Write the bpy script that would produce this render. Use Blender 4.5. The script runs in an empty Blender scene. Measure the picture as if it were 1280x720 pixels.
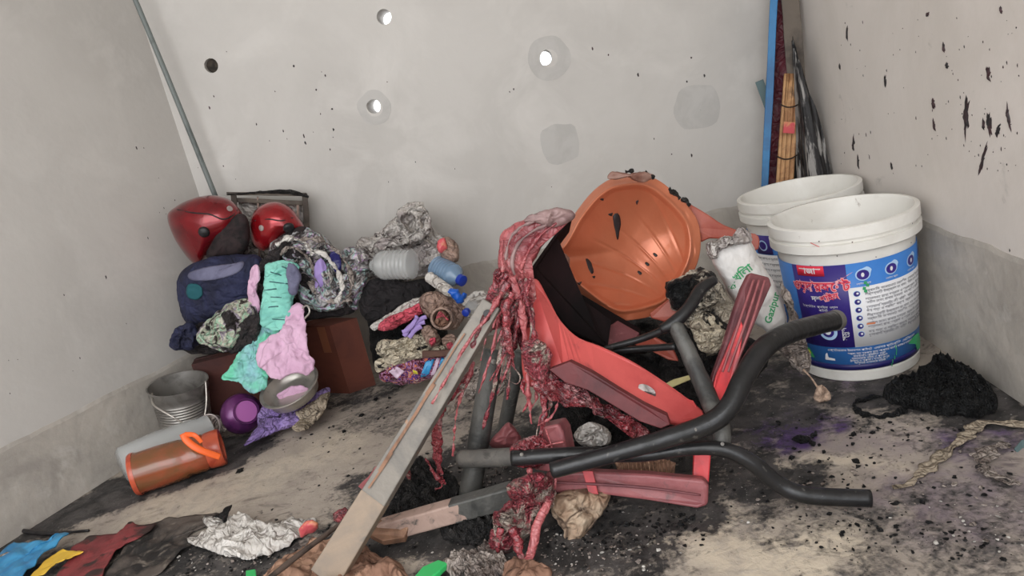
import bpy, bmesh, math, random
from mathutils import Vector, Matrix, noise
from mathutils.bvhtree import BVHTree
random.seed(7)
SC = bpy.context.scene
COL = SC.collection
# ------------------------------------------------------------------ camera
CH = 0.87
ROLL = math.atan2(825, 3585)
FPX = 924.0
PITCH = math.atan(FPX / math.hypot(825, 3585))
_fw = Vector((0, math.cos(PITCH), -math.sin(PITCH)))
_up = Vector((0, math.sin(PITCH), math.cos(PITCH)))
_rt = Vector((1, 0, 0))
CX = math.cos(ROLL) * _rt - math.sin(ROLL) * _up
CY = -(math.sin(ROLL) * _rt + math.cos(ROLL) * _up)
CAM = Vector((0, 0, CH))
cd = bpy.data.cameras.new('camera'); cam = bpy.data.objects.new('camera', cd); COL.objects.link(cam)
cd.sensor_width = 36; cd.lens = FPX / 1280 * 36; cd.clip_start = 0.02
m3 = Matrix((CX, -CY, -_fw)).transposed()
cam.matrix_world = Matrix.Translation(CAM) @ m3.to_4x4()
SC.camera = cam
# ------------------------------------------------------------------ world, light, exposure
W = bpy.data.worlds.new('world'); SC.world = W; W.use_nodes = True
bg = W.node_tree.nodes['Background']; bg.inputs[0].default_value = (0.93, 0.96, 1.0, 1); bg.inputs[1].default_value = 2.4
ld = bpy.data.lights.new('daylight_opening', 'AREA'); ld.shape = 'RECTANGLE'; ld.size = 2.9; ld.size_y = 1.9
ld.energy = 42; ld.color = (1.0, 0.985, 0.96)
lo = bpy.data.objects.new('daylight_opening', ld); COL.objects.link(lo)
lo.location = (-0.85, -0.75, 1.8)
lo.rotation_euler = (Vector((0.05, 2.0, 0.35)) - lo.location).to_track_quat('-Z', 'Y').to_euler()
SC.view_settings.view_transform = 'Standard'; SC.view_settings.look = 'None'
SC.view_settings.exposure = 0.0; SC.view_settings.gamma = 1.0; SC.view_settings.use_curve_mapping = False

# ------------------------------------------------------------------ geometry helpers
def ray(px, py): return _fw + CX * ((px - 640) / FPX) + CY * ((py - 360) / FPX)
def P(px, py, Y):
    d = ray(px, py); return CAM + d * (Y / d.y)
def F(px, py, z=0.0):
    d = ray(px, py); return CAM + d * ((z - CH) / d.z)
def mpp(p): return (p - CAM).dot(_fw) / FPX          # metres per pixel at p
def onplane(px, py, a, n):
    d = ray(px, py); return CAM + d * ((a - CAM).dot(n) / d.dot(n))
def srgb(c):
    return tuple(((v / 255) / 12.92 if v / 255 <= 0.04045 else ((v / 255 + 0.055) / 1.055) ** 2.4) for v in c) + (1,)

def link(name, me, mat=None, parent=None):
    o = bpy.data.objects.new(name, me); COL.objects.link(o)
    if mat: me.materials.append(mat)
    if parent:
        o.parent = parent; o.matrix_parent_inverse = Matrix.Translation(parent.location).inverted()
    return o
def mk(name, vs, fs, mat=None, parent=None, smooth=True):
    me = bpy.data.meshes.new(name); me.from_pydata([tuple(v) for v in vs], [], fs); me.update()
    bm = bmesh.new(); bm.from_mesh(me); bmesh.ops.recalc_face_normals(bm, faces=bm.faces); bm.to_mesh(me); bm.free()
    if smooth: me.polygons.foreach_set('use_smooth', [True] * len(me.polygons))
    return link(name, me, mat, parent)
def tag(o, label=None, cat=None, group=None, kind=None):
    if label: o['label'] = label
    if cat: o['category'] = cat
    if group: o['group'] = group
    if kind: o['kind'] = kind
    return o
def thing(name, loc, label, cat, group=None):
    o = bpy.data.objects.new(name, None); COL.objects.link(o); o.location = loc; o.empty_display_size = .05
    return tag(o, label, cat, group)
def catmull(pts, n, closed=False):
    pts = [Vector(p) for p in pts]; L = len(pts); out = []
    segs = L if closed else L - 1
    fine = []
    for i in range(segs):
        if closed: a, b, c, d = pts[i - 1], pts[i], pts[(i + 1) % L], pts[(i + 2) % L]
        else: a, b, c, d = pts[max(i - 1, 0)], pts[i], pts[i + 1], pts[min(i + 2, L - 1)]
        for k in range(10):
            t = k / 10
            fine.append(0.5 * ((2 * b) + (c - a) * t + (2 * a - 5 * b + 4 * c - d) * t * t + (3 * b - a - 3 * c + d) * t ** 3))
    fine.append(pts[0].copy() if closed else pts[-1].copy())
    return resample(fine, n, closed)
def resample(fine, n, closed=False):
    fine = [Vector(p) for p in fine]
    cum = [0]
    for i in range(1, len(fine)): cum.append(cum[-1] + (fine[i] - fine[i - 1]).length)
    tot = cum[-1] or 1e-6; out = []; j = 0
    m = n if closed else n - 1
    for k in range(n):
        s = tot * k / m
        while j < len(cum) - 2 and cum[j + 1] < s: j += 1
        t = (s - cum[j]) / max(cum[j + 1] - cum[j], 1e-9)
        out.append(fine[j].lerp(fine[j + 1], min(max(t, 0), 1)))
    return out
def ridge(p): return 1 - abs(noise.noise(p)) * 2.2
def folds(p, f, st=(1, 1, 1)):
    q = Vector((p.x * st[0], p.y * st[1], p.z * st[2])) * f
    w = noise.noise_vector(q * 0.6) * 0.7
    v = noise.voronoi(q * 1.3 + w)[0]; e = 1 - min(1, (v[1] - v[0]) * 2.2)
    return 0.42 * ridge(q + w) + 0.24 * ridge(q * 2.3 + w * 2) + 0.14 * ridge(q * 5.1) + .22 * e

def crumple(name, outline, Y, T, mat, parent=None, amp=.012, freq=13, slope=0.0, xs=0.0, rings=26, N=130, back=.4,
            jag=1.5, centre=None, st=(1, 1, 1), seed=0, smooth_out=True, lat=.8, pw=3.2, ground=None):
    """soft crumpled body with real thickness: a closed skin round an outline, bulging to both sides"""
    ol = [Vector((x, y, 0)) for x, y in outline]
    b = catmull(ol, N, True) if smooth_out else resample(ol + [ol[0]], N, True)
    if centre is None:
        c = sum(b, Vector()) / N
    else: c = Vector((centre[0], centre[1], 0))
    so = Vector((seed * 3.7, seed * 1.3, seed * 7.1))
    b = [p + noise.noise_vector(p * .09 + so) * jag * 1.4 + noise.noise_vector(p * .35 + so) * jag * .6 for p in b]
    def base(q): return F(q.x, q.y, ground) if ground is not None else P(q.x, q.y, Y + slope * (c.y - q.y) / 100 + xs * (q.x - c.x) / 100)
    vs, fs = [], []
    def emit(q, r, sgn):
        p = base(q); n = (CAM - p).normalized()
        if ground is not None: n = Vector((0, 0, 1))
        h = T * max(0, 1 - r ** pw) ** .5
        if sgn > 0:
            k = 1 - .55 * r ** 5
            d = (folds(p + so, freq, st) - .62) * amp * 2.6 * k
            lv = noise.noise_vector((p + so) * freq * 1.7) * amp * lat * (1 - r ** 6)
            return p + n * (h + d) + lv
        return p - n * min(h * back + .003 * (1 - r), .5 if ground is None else max(ground - .001, 0))
    vs.append(emit(c, 0, 1))
    R = rings
    for k in range(1, R + 1):
        r = math.sin(math.pi / 2 * k / R) ** .85
        if k == R: r = 1
        for q in b: vs.append(emit(c.lerp(q, r), r, 1))
    for j in range(N): fs.append((0, 1 + j, 1 + (j + 1) % N))
    for k in range(R - 1):
        for j in range(N):
            a = 1 + k * N; fs.append((a + j, a + N + j, a + N + (j + 1) % N, a + (j + 1) % N))
    last = 1 + (R - 1) * N
    B = 5
    prev = last
    for k in range(1, B):
        r = math.cos(math.pi / 2 * k / B)
        st0 = len(vs)
        for q in b: vs.append(emit(c.lerp(q, r), r, -1))
        for j in range(N): fs.append((prev + j, st0 + j, st0 + (j + 1) % N, prev + (j + 1) % N))
        prev = st0
    vs.append(emit(c, 0, -1)); e = len(vs) - 1
    for j in range(N): fs.append((prev + j, e, prev + (j + 1) % N))
    return mk(name, vs, fs, mat, parent)

def frames(pts):
    T = []
    for i in range(len(pts)):
        a = pts[max(i - 1, 0)]; b = pts[min(i + 1, len(pts) - 1)]
        T.append((b - a).normalized())
    return T
def tube(name, pts, rad, mat, parent=None, seg=14, n=None, smooth=True, amp=0, nf=30, flat=None, seed=0, cap=True):
    pts = [Vector(p) for p in pts]
    if not isinstance(rad, (list, tuple)): rad = [rad] * len(pts)
    n = n or max(8, len(pts) * 8)
    v4 = [Vector((p.x, p.y, p.z, r)) for p, r in zip(pts, rad)]
    if smooth and len(pts) > 2:
        fine = []
        L = len(v4)
        for i in range(L - 1):
            a, b, c, d = v4[max(i - 1, 0)], v4[i], v4[i + 1], v4[min(i + 2, L - 1)]
            for k in range(10):
                t = k / 10
                fine.append(0.5 * ((2 * b) + (c - a) * t + (2 * a - 5 * b + 4 * c - d) * t * t + (3 * b - a - 3 * c + d) * t ** 3))
        fine.append(v4[-1])
    else: fine = v4
    rs = resample4(fine, n)
    ps = [Vector(q[:3]) for q in rs]; rr = [abs(q[3]) for q in rs]
    T = frames(ps)
    up = (CAM - ps[0]).normalized()
    vs, fs = [], []
    for i, p in enumerate(ps):
        t = T[i]; up = (up - t * up.dot(t)).normalized(); s = t.cross(up)
        for k in range(seg):
            a = 2 * math.pi * k / seg
            ca, sa = math.cos(a), math.sin(a)
            fx = 1.0
            d = s * ca + up * sa * (flat if flat else 1)
            q = p + d * rr[i]
            if amp: q += d.normalized() * amp * noise.noise(q * nf + Vector((seed, 0, 0))) + d.normalized() * amp * .5 * noise.noise(q * nf * 2.7)
            vs.append(q)
    for i in range(len(ps) - 1):
        for k in range(seg):
            a = i * seg; fs.append((a + k, a + (k + 1) % seg, a + seg + (k + 1) % seg, a + seg + k))
    if cap:
        fs.append(tuple(range(seg))); fs.append(tuple(range((len(ps) - 1) * seg, len(ps) * seg)))
    return mk(name, vs, fs, mat, parent)
def resample4(fine, n):
    cum = [0]
    for i in range(1, len(fine)): cum.append(cum[-1] + (Vector(fine[i][:3]) - Vector(fine[i - 1][:3])).length)
    tot = cum[-1]; out = []; j = 0
    for k in range(n):
        s = tot * k / (n - 1)
        while j < len(cum) - 2 and cum[j + 1] < s: j += 1
        t = (s - cum[j]) / max(cum[j + 1] - cum[j], 1e-9)
        out.append(fine[j].lerp(fine[j + 1], min(max(t, 0), 1)))
    return out
def ptube(name, pix, mat, parent=None, **k):
    """tube through (px,py,Y,radius in pixels)"""
    pts = [P(a[0], a[1], a[2]) for a in pix]
    return tube(name, pts, [a[3] * mpp(p) for a, p in zip(pix, pts)], mat, parent, **k)
def beam(name, A, B, w, t, mat, parent=None, side=None, bev=.0015, n=2, twist=0, amp=0, w2=None):
    """rectangular bar from A to B: w across the view, t in depth"""
    A, B = Vector(A), Vector(B); d = (B - A).normalized()
    v = (CAM - (A + B) / 2).normalized() if side is None else Vector(side)
    v = (v - d * v.dot(d)).normalized()
    if twist: v = Matrix.Rotation(twist, 3, d) @ v
    s = d.cross(v); vs, fs = [], []
    for i in range(n):
        f = i / (n - 1); p = A.lerp(B, f); ww = w if w2 is None else w + (w2 - w) * f
        for a, b in ((-1, -1), (1, -1), (1, 1), (-1, 1)):
            q = p + s * a * ww / 2 + v * b * t / 2
            if amp: q += noise.noise_vector(q * 18) * amp
            vs.append(q)
    for i in range(n - 1):
        for k in range(4): fs.append((i * 4 + k, i * 4 + (k + 1) % 4, i * 4 + 4 + (k + 1) % 4, i * 4 + 4 + k))
    fs.append((0, 1, 2, 3)); e = (n - 1) * 4; fs.append((e, e + 1, e + 2, e + 3))
    o = mk(name, vs, fs, mat, parent, smooth=False)
    if bev:
        m = o.modifiers.new('bevel', 'BEVEL'); m.width = bev; m.segments = 2; m.limit_method = 'ANGLE'
    return o
def slab(name, pix, thick, mat, parent=None, smooth=False, bev=.003, n=48, amp=0, dirn=None, nf=20):
    """plate with a traced outline (px,py,Y) and its own thickness"""
    pts = [P(*a) for a in pix]
    if smooth: pts = catmull(pts, n, True)
    c = sum(pts, Vector()) / len(pts)
    # best plane normal
    nr = Vector()
    for i in range(len(pts)):
        nr += (pts[i] - c).cross(pts[(i + 1) % len(pts)] - c)
    nr.normalize()
    if nr.dot(CAM - c) < 0: nr = -nr
    if dirn is not None: nr = Vector(dirn).normalized()
    bm = bmesh.new()
    f = [bm.verts.new(p) for p in pts]
    b = [bm.verts.new(p - nr * thick) for p in pts]
    N = len(pts)
    bm.faces.new(f); bm.faces.new(b[::-1])
    for i in range(N): bm.faces.new((f[i], b[i], b[(i + 1) % N], f[(i + 1) % N]))
    if amp:
        bmesh.ops.triangulate(bm, faces=bm.faces)
        bmesh.ops.subdivide_edges(bm, edges=bm.edges, cuts=3, use_grid_fill=True)
        for v in bm.verts: v.co += nr * noise.noise(v.co * nf) * amp + nr * noise.noise(v.co * nf * 2.5) * amp * .4
    bmesh.ops.recalc_face_normals(bm, faces=bm.faces)
    me = bpy.data.meshes.new(name); bm.to_mesh(me); bm.free()
    o = link(name, me, mat, parent)
    if bev and not amp:
        m = o.modifiers.new('bevel', 'BEVEL'); m.width = bev; m.segments = 3; m.limit_method = 'ANGLE'; m.angle_limit = math.radians(50)
    return o
def lathe(name, prof, A, axis, mat, parent=None, seg=48, closed=False, smooth=True, amp=0, nf=20, off=0):
    """prof: list of (along axis, radius)"""
    A = Vector(A); ax = Vector(axis).normalized()
    x = ax.orthogonal().normalized(); y = ax.cross(x)
    vs, fs = [], []
    for (h, r) in prof:
        for k in range(seg):
            a = 2 * math.pi * k / seg
            q = A + ax * h + (x * math.cos(a) + y * math.sin(a)) * max(r, 1e-4)
            if amp: q += (q - A - ax * h).normalized() * noise.noise(q * nf) * amp
            vs.append(q)
    M = len(prof)
    for i in range(M - 1 + (1 if closed else 0)):
        for k in range(seg):
            a = i * seg; b = ((i + 1) % M) * seg
            fs.append((a + k, a + (k + 1) % seg, b + (k + 1) % seg, b + k))
    if not closed:
        if prof[0][1] > 2e-4: fs.append(tuple(range(seg)))
        if prof[-1][1] > 2e-4: fs.append(tuple(range((M - 1) * seg, M * seg)))
    o = mk(name, vs, fs, mat, parent, smooth)
    if smooth:
        m = o.modifiers.new('edge', 'EDGE_SPLIT'); m.split_angle = math.radians(50)
    return o
def join_bm(name, parts, mat, parent=None, smooth=True):
    vs, fs = [], []
    for (v, f) in parts:
        o = len(vs); vs += v; fs += [tuple(i + o for i in q) for q in f]
    return mk(name, vs, fs, mat, parent, smooth)
def blob_data(c, r, flat=1, sub=1, rough=.35, seed=0):
    bm = bmesh.new(); bmesh.ops.create_icosphere(bm, subdivisions=sub, radius=1)
    out = []
    rx, ry = random.uniform(.6, 1.4), random.uniform(.6, 1.4)
    R = Matrix.Rotation(random.uniform(0, 6.28), 3, 'Z')
    for v in bm.verts:
        k = 1 + rough * 2 * noise.noise(v.co * 1.6 + Vector((seed * 5.3, c[0] * 9, c[1] * 9)))
        q = Vector((v.co.x * rx, v.co.y * ry, v.co.z * flat)) * r * k
        out.append(Vector(c) + R @ q)
    fs = [tuple(v.index for v in f.verts) for f in bm.faces]
    bm.free(); return out, fs

# ------------------------------------------------------------------ materials
def mat(name, col, rough=.6, metal=0, col2=None, nscale=8, lo=.45, hi=.6, col3=None, n3=22, lo3=.6, hi3=.68, bump=0, bscale=60,
        spec=.5, trans=0, ior=1.45, coat=0, alpha=1, detail=6, dist=.6, rough2=None):
    m = bpy.data.materials.new(name); m.use_nodes = True; nt = m.node_tree; N = nt.nodes; Lk = nt.links
    b = N['Principled BSDF']
    b.inputs['Base Color'].default_value = srgb(col); b.inputs['Roughness'].default_value = rough; b.inputs['Metallic'].default_value = metal
    b.inputs['Specular IOR Level'].default_value = spec; b.inputs['Transmission Weight'].default_value = trans; b.inputs['IOR'].default_value = ior
    b.inputs['Coat Weight'].default_value = coat; b.inputs['Alpha'].default_value = alpha
    tc = N.new('ShaderNodeTexCoord')
    last = None
    def nz(sc, lo_, hi_, off):
        mp = N.new('ShaderNodeMapping'); mp.inputs['Location'].default_value = (off, off * .7, off * .3); Lk.new(tc.outputs['Object'], mp.inputs[0])
        t = N.new('ShaderNodeTexNoise'); t.inputs['Scale'].default_value = sc; t.inputs['Detail'].default_value = detail; t.inputs['Distortion'].default_value = dist
        t.inputs['Roughness'].default_value = .62
        Lk.new(mp.outputs[0], t.inputs[0])
        r = N.new('ShaderNodeMapRange'); r.inputs[1].default_value = lo_; r.inputs[2].default_value = hi_; Lk.new(t.outputs[0], r.inputs[0]); return r
    if col2:
        r = nz(nscale, lo, hi, len(name) * .31)
        x = N.new('ShaderNodeMix'); x.data_type = 'RGBA'; x.inputs[6].default_value = srgb(col); x.inputs[7].default_value = srgb(col2)
        Lk.new(r.outputs[0], x.inputs[0]); last = x
        if rough2 is not None:
            rm = N.new('ShaderNodeMapRange'); rm.inputs[3].default_value = rough; rm.inputs[4].default_value = rough2
            Lk.new(r.outputs[0], rm.inputs[0]); Lk.new(rm.outputs[0], b.inputs['Roughness'])
    if col3:
        r = nz(n3, lo3, hi3, 3.3 + len(name) * .17)
        x = N.new('ShaderNodeMix'); x.data_type = 'RGBA'; x.inputs[6].default_value = srgb(col); x.inputs[7].default_value = srgb(col3)
        if last: Lk.new(last.outputs[2], x.inputs[6])
        Lk.new(r.outputs[0], x.inputs[0]); last = x
    if last: Lk.new(last.outputs[2], b.inputs['Base Color'])
    if bump:
        t = N.new('ShaderNodeTexNoise'); t.inputs['Scale'].default_value = bscale; t.inputs['Detail'].default_value = 6
        Lk.new(tc.outputs['Object'], t.inputs[0])
        bp = N.new('ShaderNodeBump'); bp.inputs['Strength'].default_value = min(bump, 1); bp.inputs['Distance'].default_value = .004 * max(bump, 1)
        Lk.new(t.outputs[0], bp.inputs['Height']); Lk.new(bp.outputs[0], b.inputs['Normal'])
    return m
def patch_mat(name, cols, scale=9, rough=.8, dist=1.5, soot=None, bump=.5, bscale=60):
    """cloth made of several colours meeting at hard, noisy borders"""
    m = bpy.data.materials.new(name); m.use_nodes = True; nt = m.node_tree; N = nt.nodes; Lk = nt.links; b = N['Principled BSDF']
    b.inputs['Roughness'].default_value = rough
    tc = N.new('ShaderNodeTexCoord'); t = N.new('ShaderNodeTexNoise'); t.inputs['Scale'].default_value = scale; t.inputs['Detail'].default_value = 3; t.inputs['Distortion'].default_value = dist
    Lk.new(tc.outputs['Object'], t.inputs[0])
    cr = N.new('ShaderNodeValToRGB'); cr.color_ramp.interpolation = 'CONSTANT'
    el = cr.color_ramp.elements; n = len(cols)
    while len(el) < n: el.new(.5)
    for i, c in enumerate(cols):
        el[i].position = 0 if i == 0 else .33 + .34 * i / n; el[i].color = srgb(c)
    Lk.new(t.outputs[0], cr.inputs[0]); out = cr.outputs[0]
    if soot:
        t2 = N.new('ShaderNodeTexNoise'); t2.inputs['Scale'].default_value = soot[1]; t2.inputs['Detail'].default_value = 8; t2.inputs['Distortion'].default_value = .8
        Lk.new(tc.outputs['Object'], t2.inputs[0])
        r = N.new('ShaderNodeMapRange'); r.inputs[1].default_value = soot[2]; r.inputs[2].default_value = soot[2] + .07; Lk.new(t2.outputs[0], r.inputs[0])
        x = N.new('ShaderNodeMix'); x.data_type = 'RGBA'; x.inputs[7].default_value = srgb(soot[0]); Lk.new(out, x.inputs[6]); Lk.new(r.outputs[0], x.inputs[0]); out = x.outputs[2]
    Lk.new(out, b.inputs['Base Color'])
    t = N.new('ShaderNodeTexNoise'); t.inputs['Scale'].default_value = bscale; t.inputs['Detail'].default_value = 6
    Lk.new(tc.outputs['Object'], t.inputs[0])
    bp = N.new('ShaderNodeBump'); bp.inputs['Strength'].default_value = bump; bp.inputs['Distance'].default_value = .006
    Lk.new(t.outputs[0], bp.inputs['Height']); Lk.new(bp.outputs[0], b.inputs['Normal'])
    return m

M = {}
M['wall'] = mat('wall_paint', (196, 192, 187), .75, col2=(186, 182, 177), nscale=1.6, lo=.4, hi=.65, col3=(205, 201, 196), n3=3.5, lo3=.5, hi3=.75, bump=.25, bscale=35)
M['wall_lit'] = mat('wall_paint_lit', (216, 209, 203), .72, col2=(206, 199, 192), nscale=2.2, lo=.4, hi=.65, col3=(150, 146, 142), n3=9, lo3=.66, hi3=.82, bump=.3, bscale=30)  # same paint as the other walls, lightened for the stronger light here
M['cement'] = mat('bare_cement', (184, 177, 168), .85, col2=(156, 150, 143), nscale=5, lo=.4, hi=.65, col3=(188, 183, 176), n3=14, lo3=.58, hi3=.72, bump=.8, bscale=30)
M['patch'] = mat('plaster_patch', (187, 184, 180), .8, col2=(179, 176, 172), nscale=9, bump=.3)
M['paintedge'] = mat('paint_edge', (205, 202, 198), .8, col2=(176, 172, 167), nscale=18, bump=.4)
M['railside'] = mat('rail_side', (100, 44, 47), .55, col2=(76, 36, 40), nscale=7, bump=.3)  # rail red darkened so the colour carries the shade of its side
M['ceiling'] = mat('ceiling_plaster', (205, 203, 198), .9, col2=(196, 193, 188), nscale=2)
M['hole'] = mat('hole_dark', (70, 62, 54), .9, col2=(40, 36, 32), nscale=30)
M['char'] = mat('char', (26, 24, 24), .75, col2=(52, 49, 48), nscale=25, col3=(105, 101, 98), n3=60, lo3=.63, hi3=.7, bump=1, bscale=90)
M['charblack'] = mat('char_black', (19, 19, 20), .55, col2=(38, 39, 40), nscale=40, bump=1, bscale=80, spec=.4)
M['ash'] = mat('ash', (190, 186, 180), .9, col2=(120, 116, 112), nscale=40, bump=.5)
M['splash'] = mat('melted_splash', (38, 34, 36), .6, col2=(66, 44, 48), nscale=30)
M['helmet'] = mat('helmet_red', (138, 20, 30), .24, .5, col2=(84, 16, 22), nscale=7, lo=.35, hi=.7, coat=.6)
M['helmet2'] = mat('helmet_red_b', (156, 24, 32), .22, .5, col2=(104, 18, 24), nscale=7, lo=.4, hi=.7, coat=.6)
M['liner'] = mat('helmet_liner', (44, 32, 33), .85, col2=(24, 20, 21), nscale=22, bump=.6)
M['black'] = mat('black_plastic', (22, 20, 22), .45, col2=(40, 38, 40), nscale=30)
M['badge'] = mat('badge_grey', (170, 160, 156), .4, .4)
M['steel'] = mat('stainless', (190, 184, 176), .34, .65, col2=(150, 145, 140), nscale=20, lo=.5, hi=.7)
M['steeldull'] = mat('stainless_dull', (150, 146, 141), .38, .6, col2=(112, 108, 104), nscale=14, lo=.45, hi=.65, bump=.2)
M['gun'] = mat('grey_steel_tube', (110, 107, 103), .5, .35, col2=(140, 134, 126), nscale=9, lo=.5, hi=.72, col3=(70, 68, 66), n3=30, lo3=.6, hi3=.75, bump=.35, bscale=120)
M['sooty'] = mat('sooty_steel_tube', (92, 91, 88), .55, .3, col2=(56, 56, 55), nscale=10, lo=.45, hi=.62, col3=(132, 127, 119), n3=34, lo3=.64, hi3=.74, bump=.4, bscale=120)
M['squaretube'] = mat('square_steel_tube', (134, 128, 120), .55, .25, col2=(108, 105, 101), nscale=9, lo=.45, hi=.62, col3=(178, 132, 96), n3=16, lo3=.63, hi3=.72, bump=.3, bscale=100)
M['blacktube'] = mat('black_tube', (34, 34, 36), .32, .2, col2=(24, 24, 25), nscale=12, col3=(112, 108, 104), n3=38, lo3=.62, hi3=.78, coat=.2, bump=.25, bscale=90, rough2=.5)
M['rusttube'] = mat('burnt_primer_tube', (176, 150, 138), .6, .1, col2=(150, 126, 116), nscale=10, col3=(92, 86, 82), n3=26, lo3=.56, hi3=.68, bump=.4)
M['rust'] = mat('rusty_bracket', (150, 114, 92), .7, .1, col2=(120, 90, 72), nscale=14, col3=(196, 160, 132), n3=30, bump=.4)
M['red'] = mat('red_plastic', (198, 86, 83), .34, col2=(172, 64, 64), nscale=7, lo=.42, hi=.68, col3=(112, 54, 58), n3=9, lo3=.58, hi3=.72, bump=.15, bscale=30)
M['redhot'] = mat('red_plastic_bright', (214, 70, 74), .4, col2=(140, 62, 68), nscale=6, lo=.5, hi=.66, bump=.1)
M['maroon'] = mat('scorched_red_plastic', (118, 66, 70), .5, col2=(88, 48, 54), nscale=8, lo=.4, hi=.66, col3=(150, 98, 100), n3=22, lo3=.6, hi3=.74, bump=.5, bscale=50)
M['pinkred'] = mat('scorched_pink_plastic', (156, 92, 94), .45, col2=(124, 68, 72), nscale=8, lo=.4, hi=.62, col3=(98, 74, 76), n3=26, lo3=.6, hi3=.72, bump=.4, bscale=60)
M['melt'] = mat('melted_red_plastic', (164, 64, 72), .2, col2=(104, 40, 48), nscale=14, lo=.4, hi=.62, col3=(200, 150, 150), n3=26, lo3=.56, hi3=.7, coat=.7, bump=.6, bscale=60)
M['meltpink'] = mat('melted_pink_plastic', (178, 96, 98), .3, col2=(138, 60, 66), nscale=10, lo=.4, hi=.62, col3=(196, 170, 166), n3=22, lo3=.6, hi3=.7, coat=.3, bump=.5, bscale=50)
M['meltash'] = mat('melted_plastic_with_ash', (150, 62, 72), .35, col2=(172, 158, 146), nscale=22, lo=.48, hi=.58, col3=(66, 52, 50), n3=40, lo3=.6, hi3=.68, coat=.3, bump=.9, bscale=70)
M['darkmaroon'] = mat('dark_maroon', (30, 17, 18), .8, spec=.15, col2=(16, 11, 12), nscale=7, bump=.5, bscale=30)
M['orange'] = mat('orange_plastic', (196, 118, 86), .3, .3, col2=(178, 98, 68), nscale=4, lo=.35, hi=.7, coat=.2, bump=.06, bscale=200)
M['orangedark'] = mat('burnt_orange_plastic', (160, 82, 66), .45, col2=(148, 66, 52), nscale=8, bump=.3)
M['browntip'] = mat('scorched_tip', (150, 118, 106), .5, col2=(120, 82, 70), nscale=12, bump=.4)
M['scorchgrey'] = mat('scorched_grey_pink', (150, 124, 122), .55, col2=(110, 86, 86), nscale=12, col3=(70, 58, 58), n3=30, bump=.6)
M['white'] = mat('white_plastic', (232, 230, 224), .38, col2=(222, 219, 212), nscale=5, col3=(176, 168, 160), n3=30, lo3=.68, hi3=.76, bump=.05)
M['whitein'] = mat('white_plastic_inside', (226, 225, 221), .5, col2=(214, 212, 207), nscale=5)
M['lblue'] = mat('label_blue', (66, 130, 206), .4, col2=(52, 116, 196), nscale=6, lo=.4, hi=.7)
M['lnavy'] = mat('label_navy', (34, 32, 92), .4)
M['lpurple'] = mat('label_purple', (52, 38, 122), .4, col2=(62, 46, 136), nscale=8)
M['lred'] = mat('label_red', (222, 52, 74), .4)
M['lpink'] = mat('label_pink_outline', (240, 170, 178), .4)
M['lwhite'] = mat('label_white', (228, 228, 230), .45)
M['ltext'] = mat('label_small_text', (126, 126, 134), .5)
M['lpale'] = mat('label_pale_blue', (176, 208, 240), .45)
M['lgreen'] = mat('label_green', (60, 160, 104), .45)
M['lyellow'] = mat('label_yellow', (200, 206, 70), .45)
M['lorange'] = mat('label_orange', (214, 128, 84), .45)
M['paper'] = mat('white_sack', (222, 220, 218), .55, col2=(206, 203, 200), nscale=9, col3=(150, 142, 132), n3=18, lo3=.66, hi3=.76, bump=.3, bscale=70)
M['sackchar'] = mat('charred_sack', (196, 186, 170), .7, col2=(24, 22, 22), nscale=11, lo=.46, hi=.52, col3=(110, 100, 92), n3=30, lo3=.6, hi3=.66, bump=1, bscale=60)
M['creamcloth'] = mat('cream_cloth', (212, 200, 178), .85, col2=(120, 106, 90), nscale=18, lo=.55, hi=.68, col3=(34, 30, 29), n3=12, lo3=.58, hi3=.62, bump=.8, bscale=50)
M['greycloth'] = mat('dirty_grey_cloth', (168, 156, 148), .85, col2=(112, 100, 94), nscale=16, lo=.48, hi=.62, col3=(44, 40, 40), n3=34, lo3=.6, hi3=.66, bump=.8, bscale=60)
M['whitecloth'] = mat('white_cloth', (214, 209, 203), .8, col2=(186, 179, 172), nscale=12, lo=.45, hi=.65, col3=(84, 76, 74), n3=16, lo3=.64, hi3=.68, bump=.6, bscale=60)
M['silvercloth'] = patch_mat('silver_clothes', [(170, 168, 170), (196, 190, 188), (186, 160, 190), (168, 196, 192), (205, 200, 198), (120, 112, 112)], 9, .6, 2.2, ((44, 38, 40), 16, .57), .8, 50)
M['palecloth'] = mat('pale_crumpled_cloth', (202, 196, 190), .7, col2=(170, 160, 158), nscale=9, lo=.45, hi=.6, col3=(74, 62, 62), n3=17, lo3=.6, hi3=.64, bump=.9, bscale=40)
M['navy'] = mat('navy_fabric', (40, 44, 74), .8, col2=(26, 28, 50), nscale=8, bump=.6, bscale=120)
M['greypatch'] = mat('grey_fabric_patch', (110, 110, 134), .85, col2=(92, 92, 116), nscale=14, bump=.5)
M['tealpatch'] = mat('teal_fabric_patch', (26, 84, 92), .8)
M['aqua'] = mat('aqua_cloth', (140, 212, 196), .8, col2=(118, 190, 178), nscale=8, lo=.4, hi=.65, bump=.5, bscale=60)
M['green'] = mat('mint_cloth', (118, 208, 176), .8, col2=(150, 190, 206), nscale=7, lo=.45, hi=.62, bump=.5)
M['ink'] = mat('print_ink', (52, 86, 92), .8)
M['pink'] = mat('pink_cloth', (220, 180, 206), .8, col2=(206, 164, 192), nscale=8, lo=.4, hi=.65, bump=.4, bscale=50)
M['palegreen'] = patch_mat('pale_green_clothes', [(60, 52, 48), (176, 178, 160), (166, 196, 170), (196, 194, 178), (150, 140, 150), (48, 42, 42)], 10, .85, 1.8, ((36, 32, 32), 15, .56), .8)
M['darkcloth'] = mat('dark_cloth', (38, 34, 36), .9, col2=(58, 52, 52), nscale=18, bump=1, bscale=50)
M['blackcloth'] = mat('black_cloth', (26, 23, 25), .9, col2=(36, 32, 34), nscale=12, col3=(74, 22, 30), n3=6, lo3=.6, hi3=.7, bump=.8)
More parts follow.
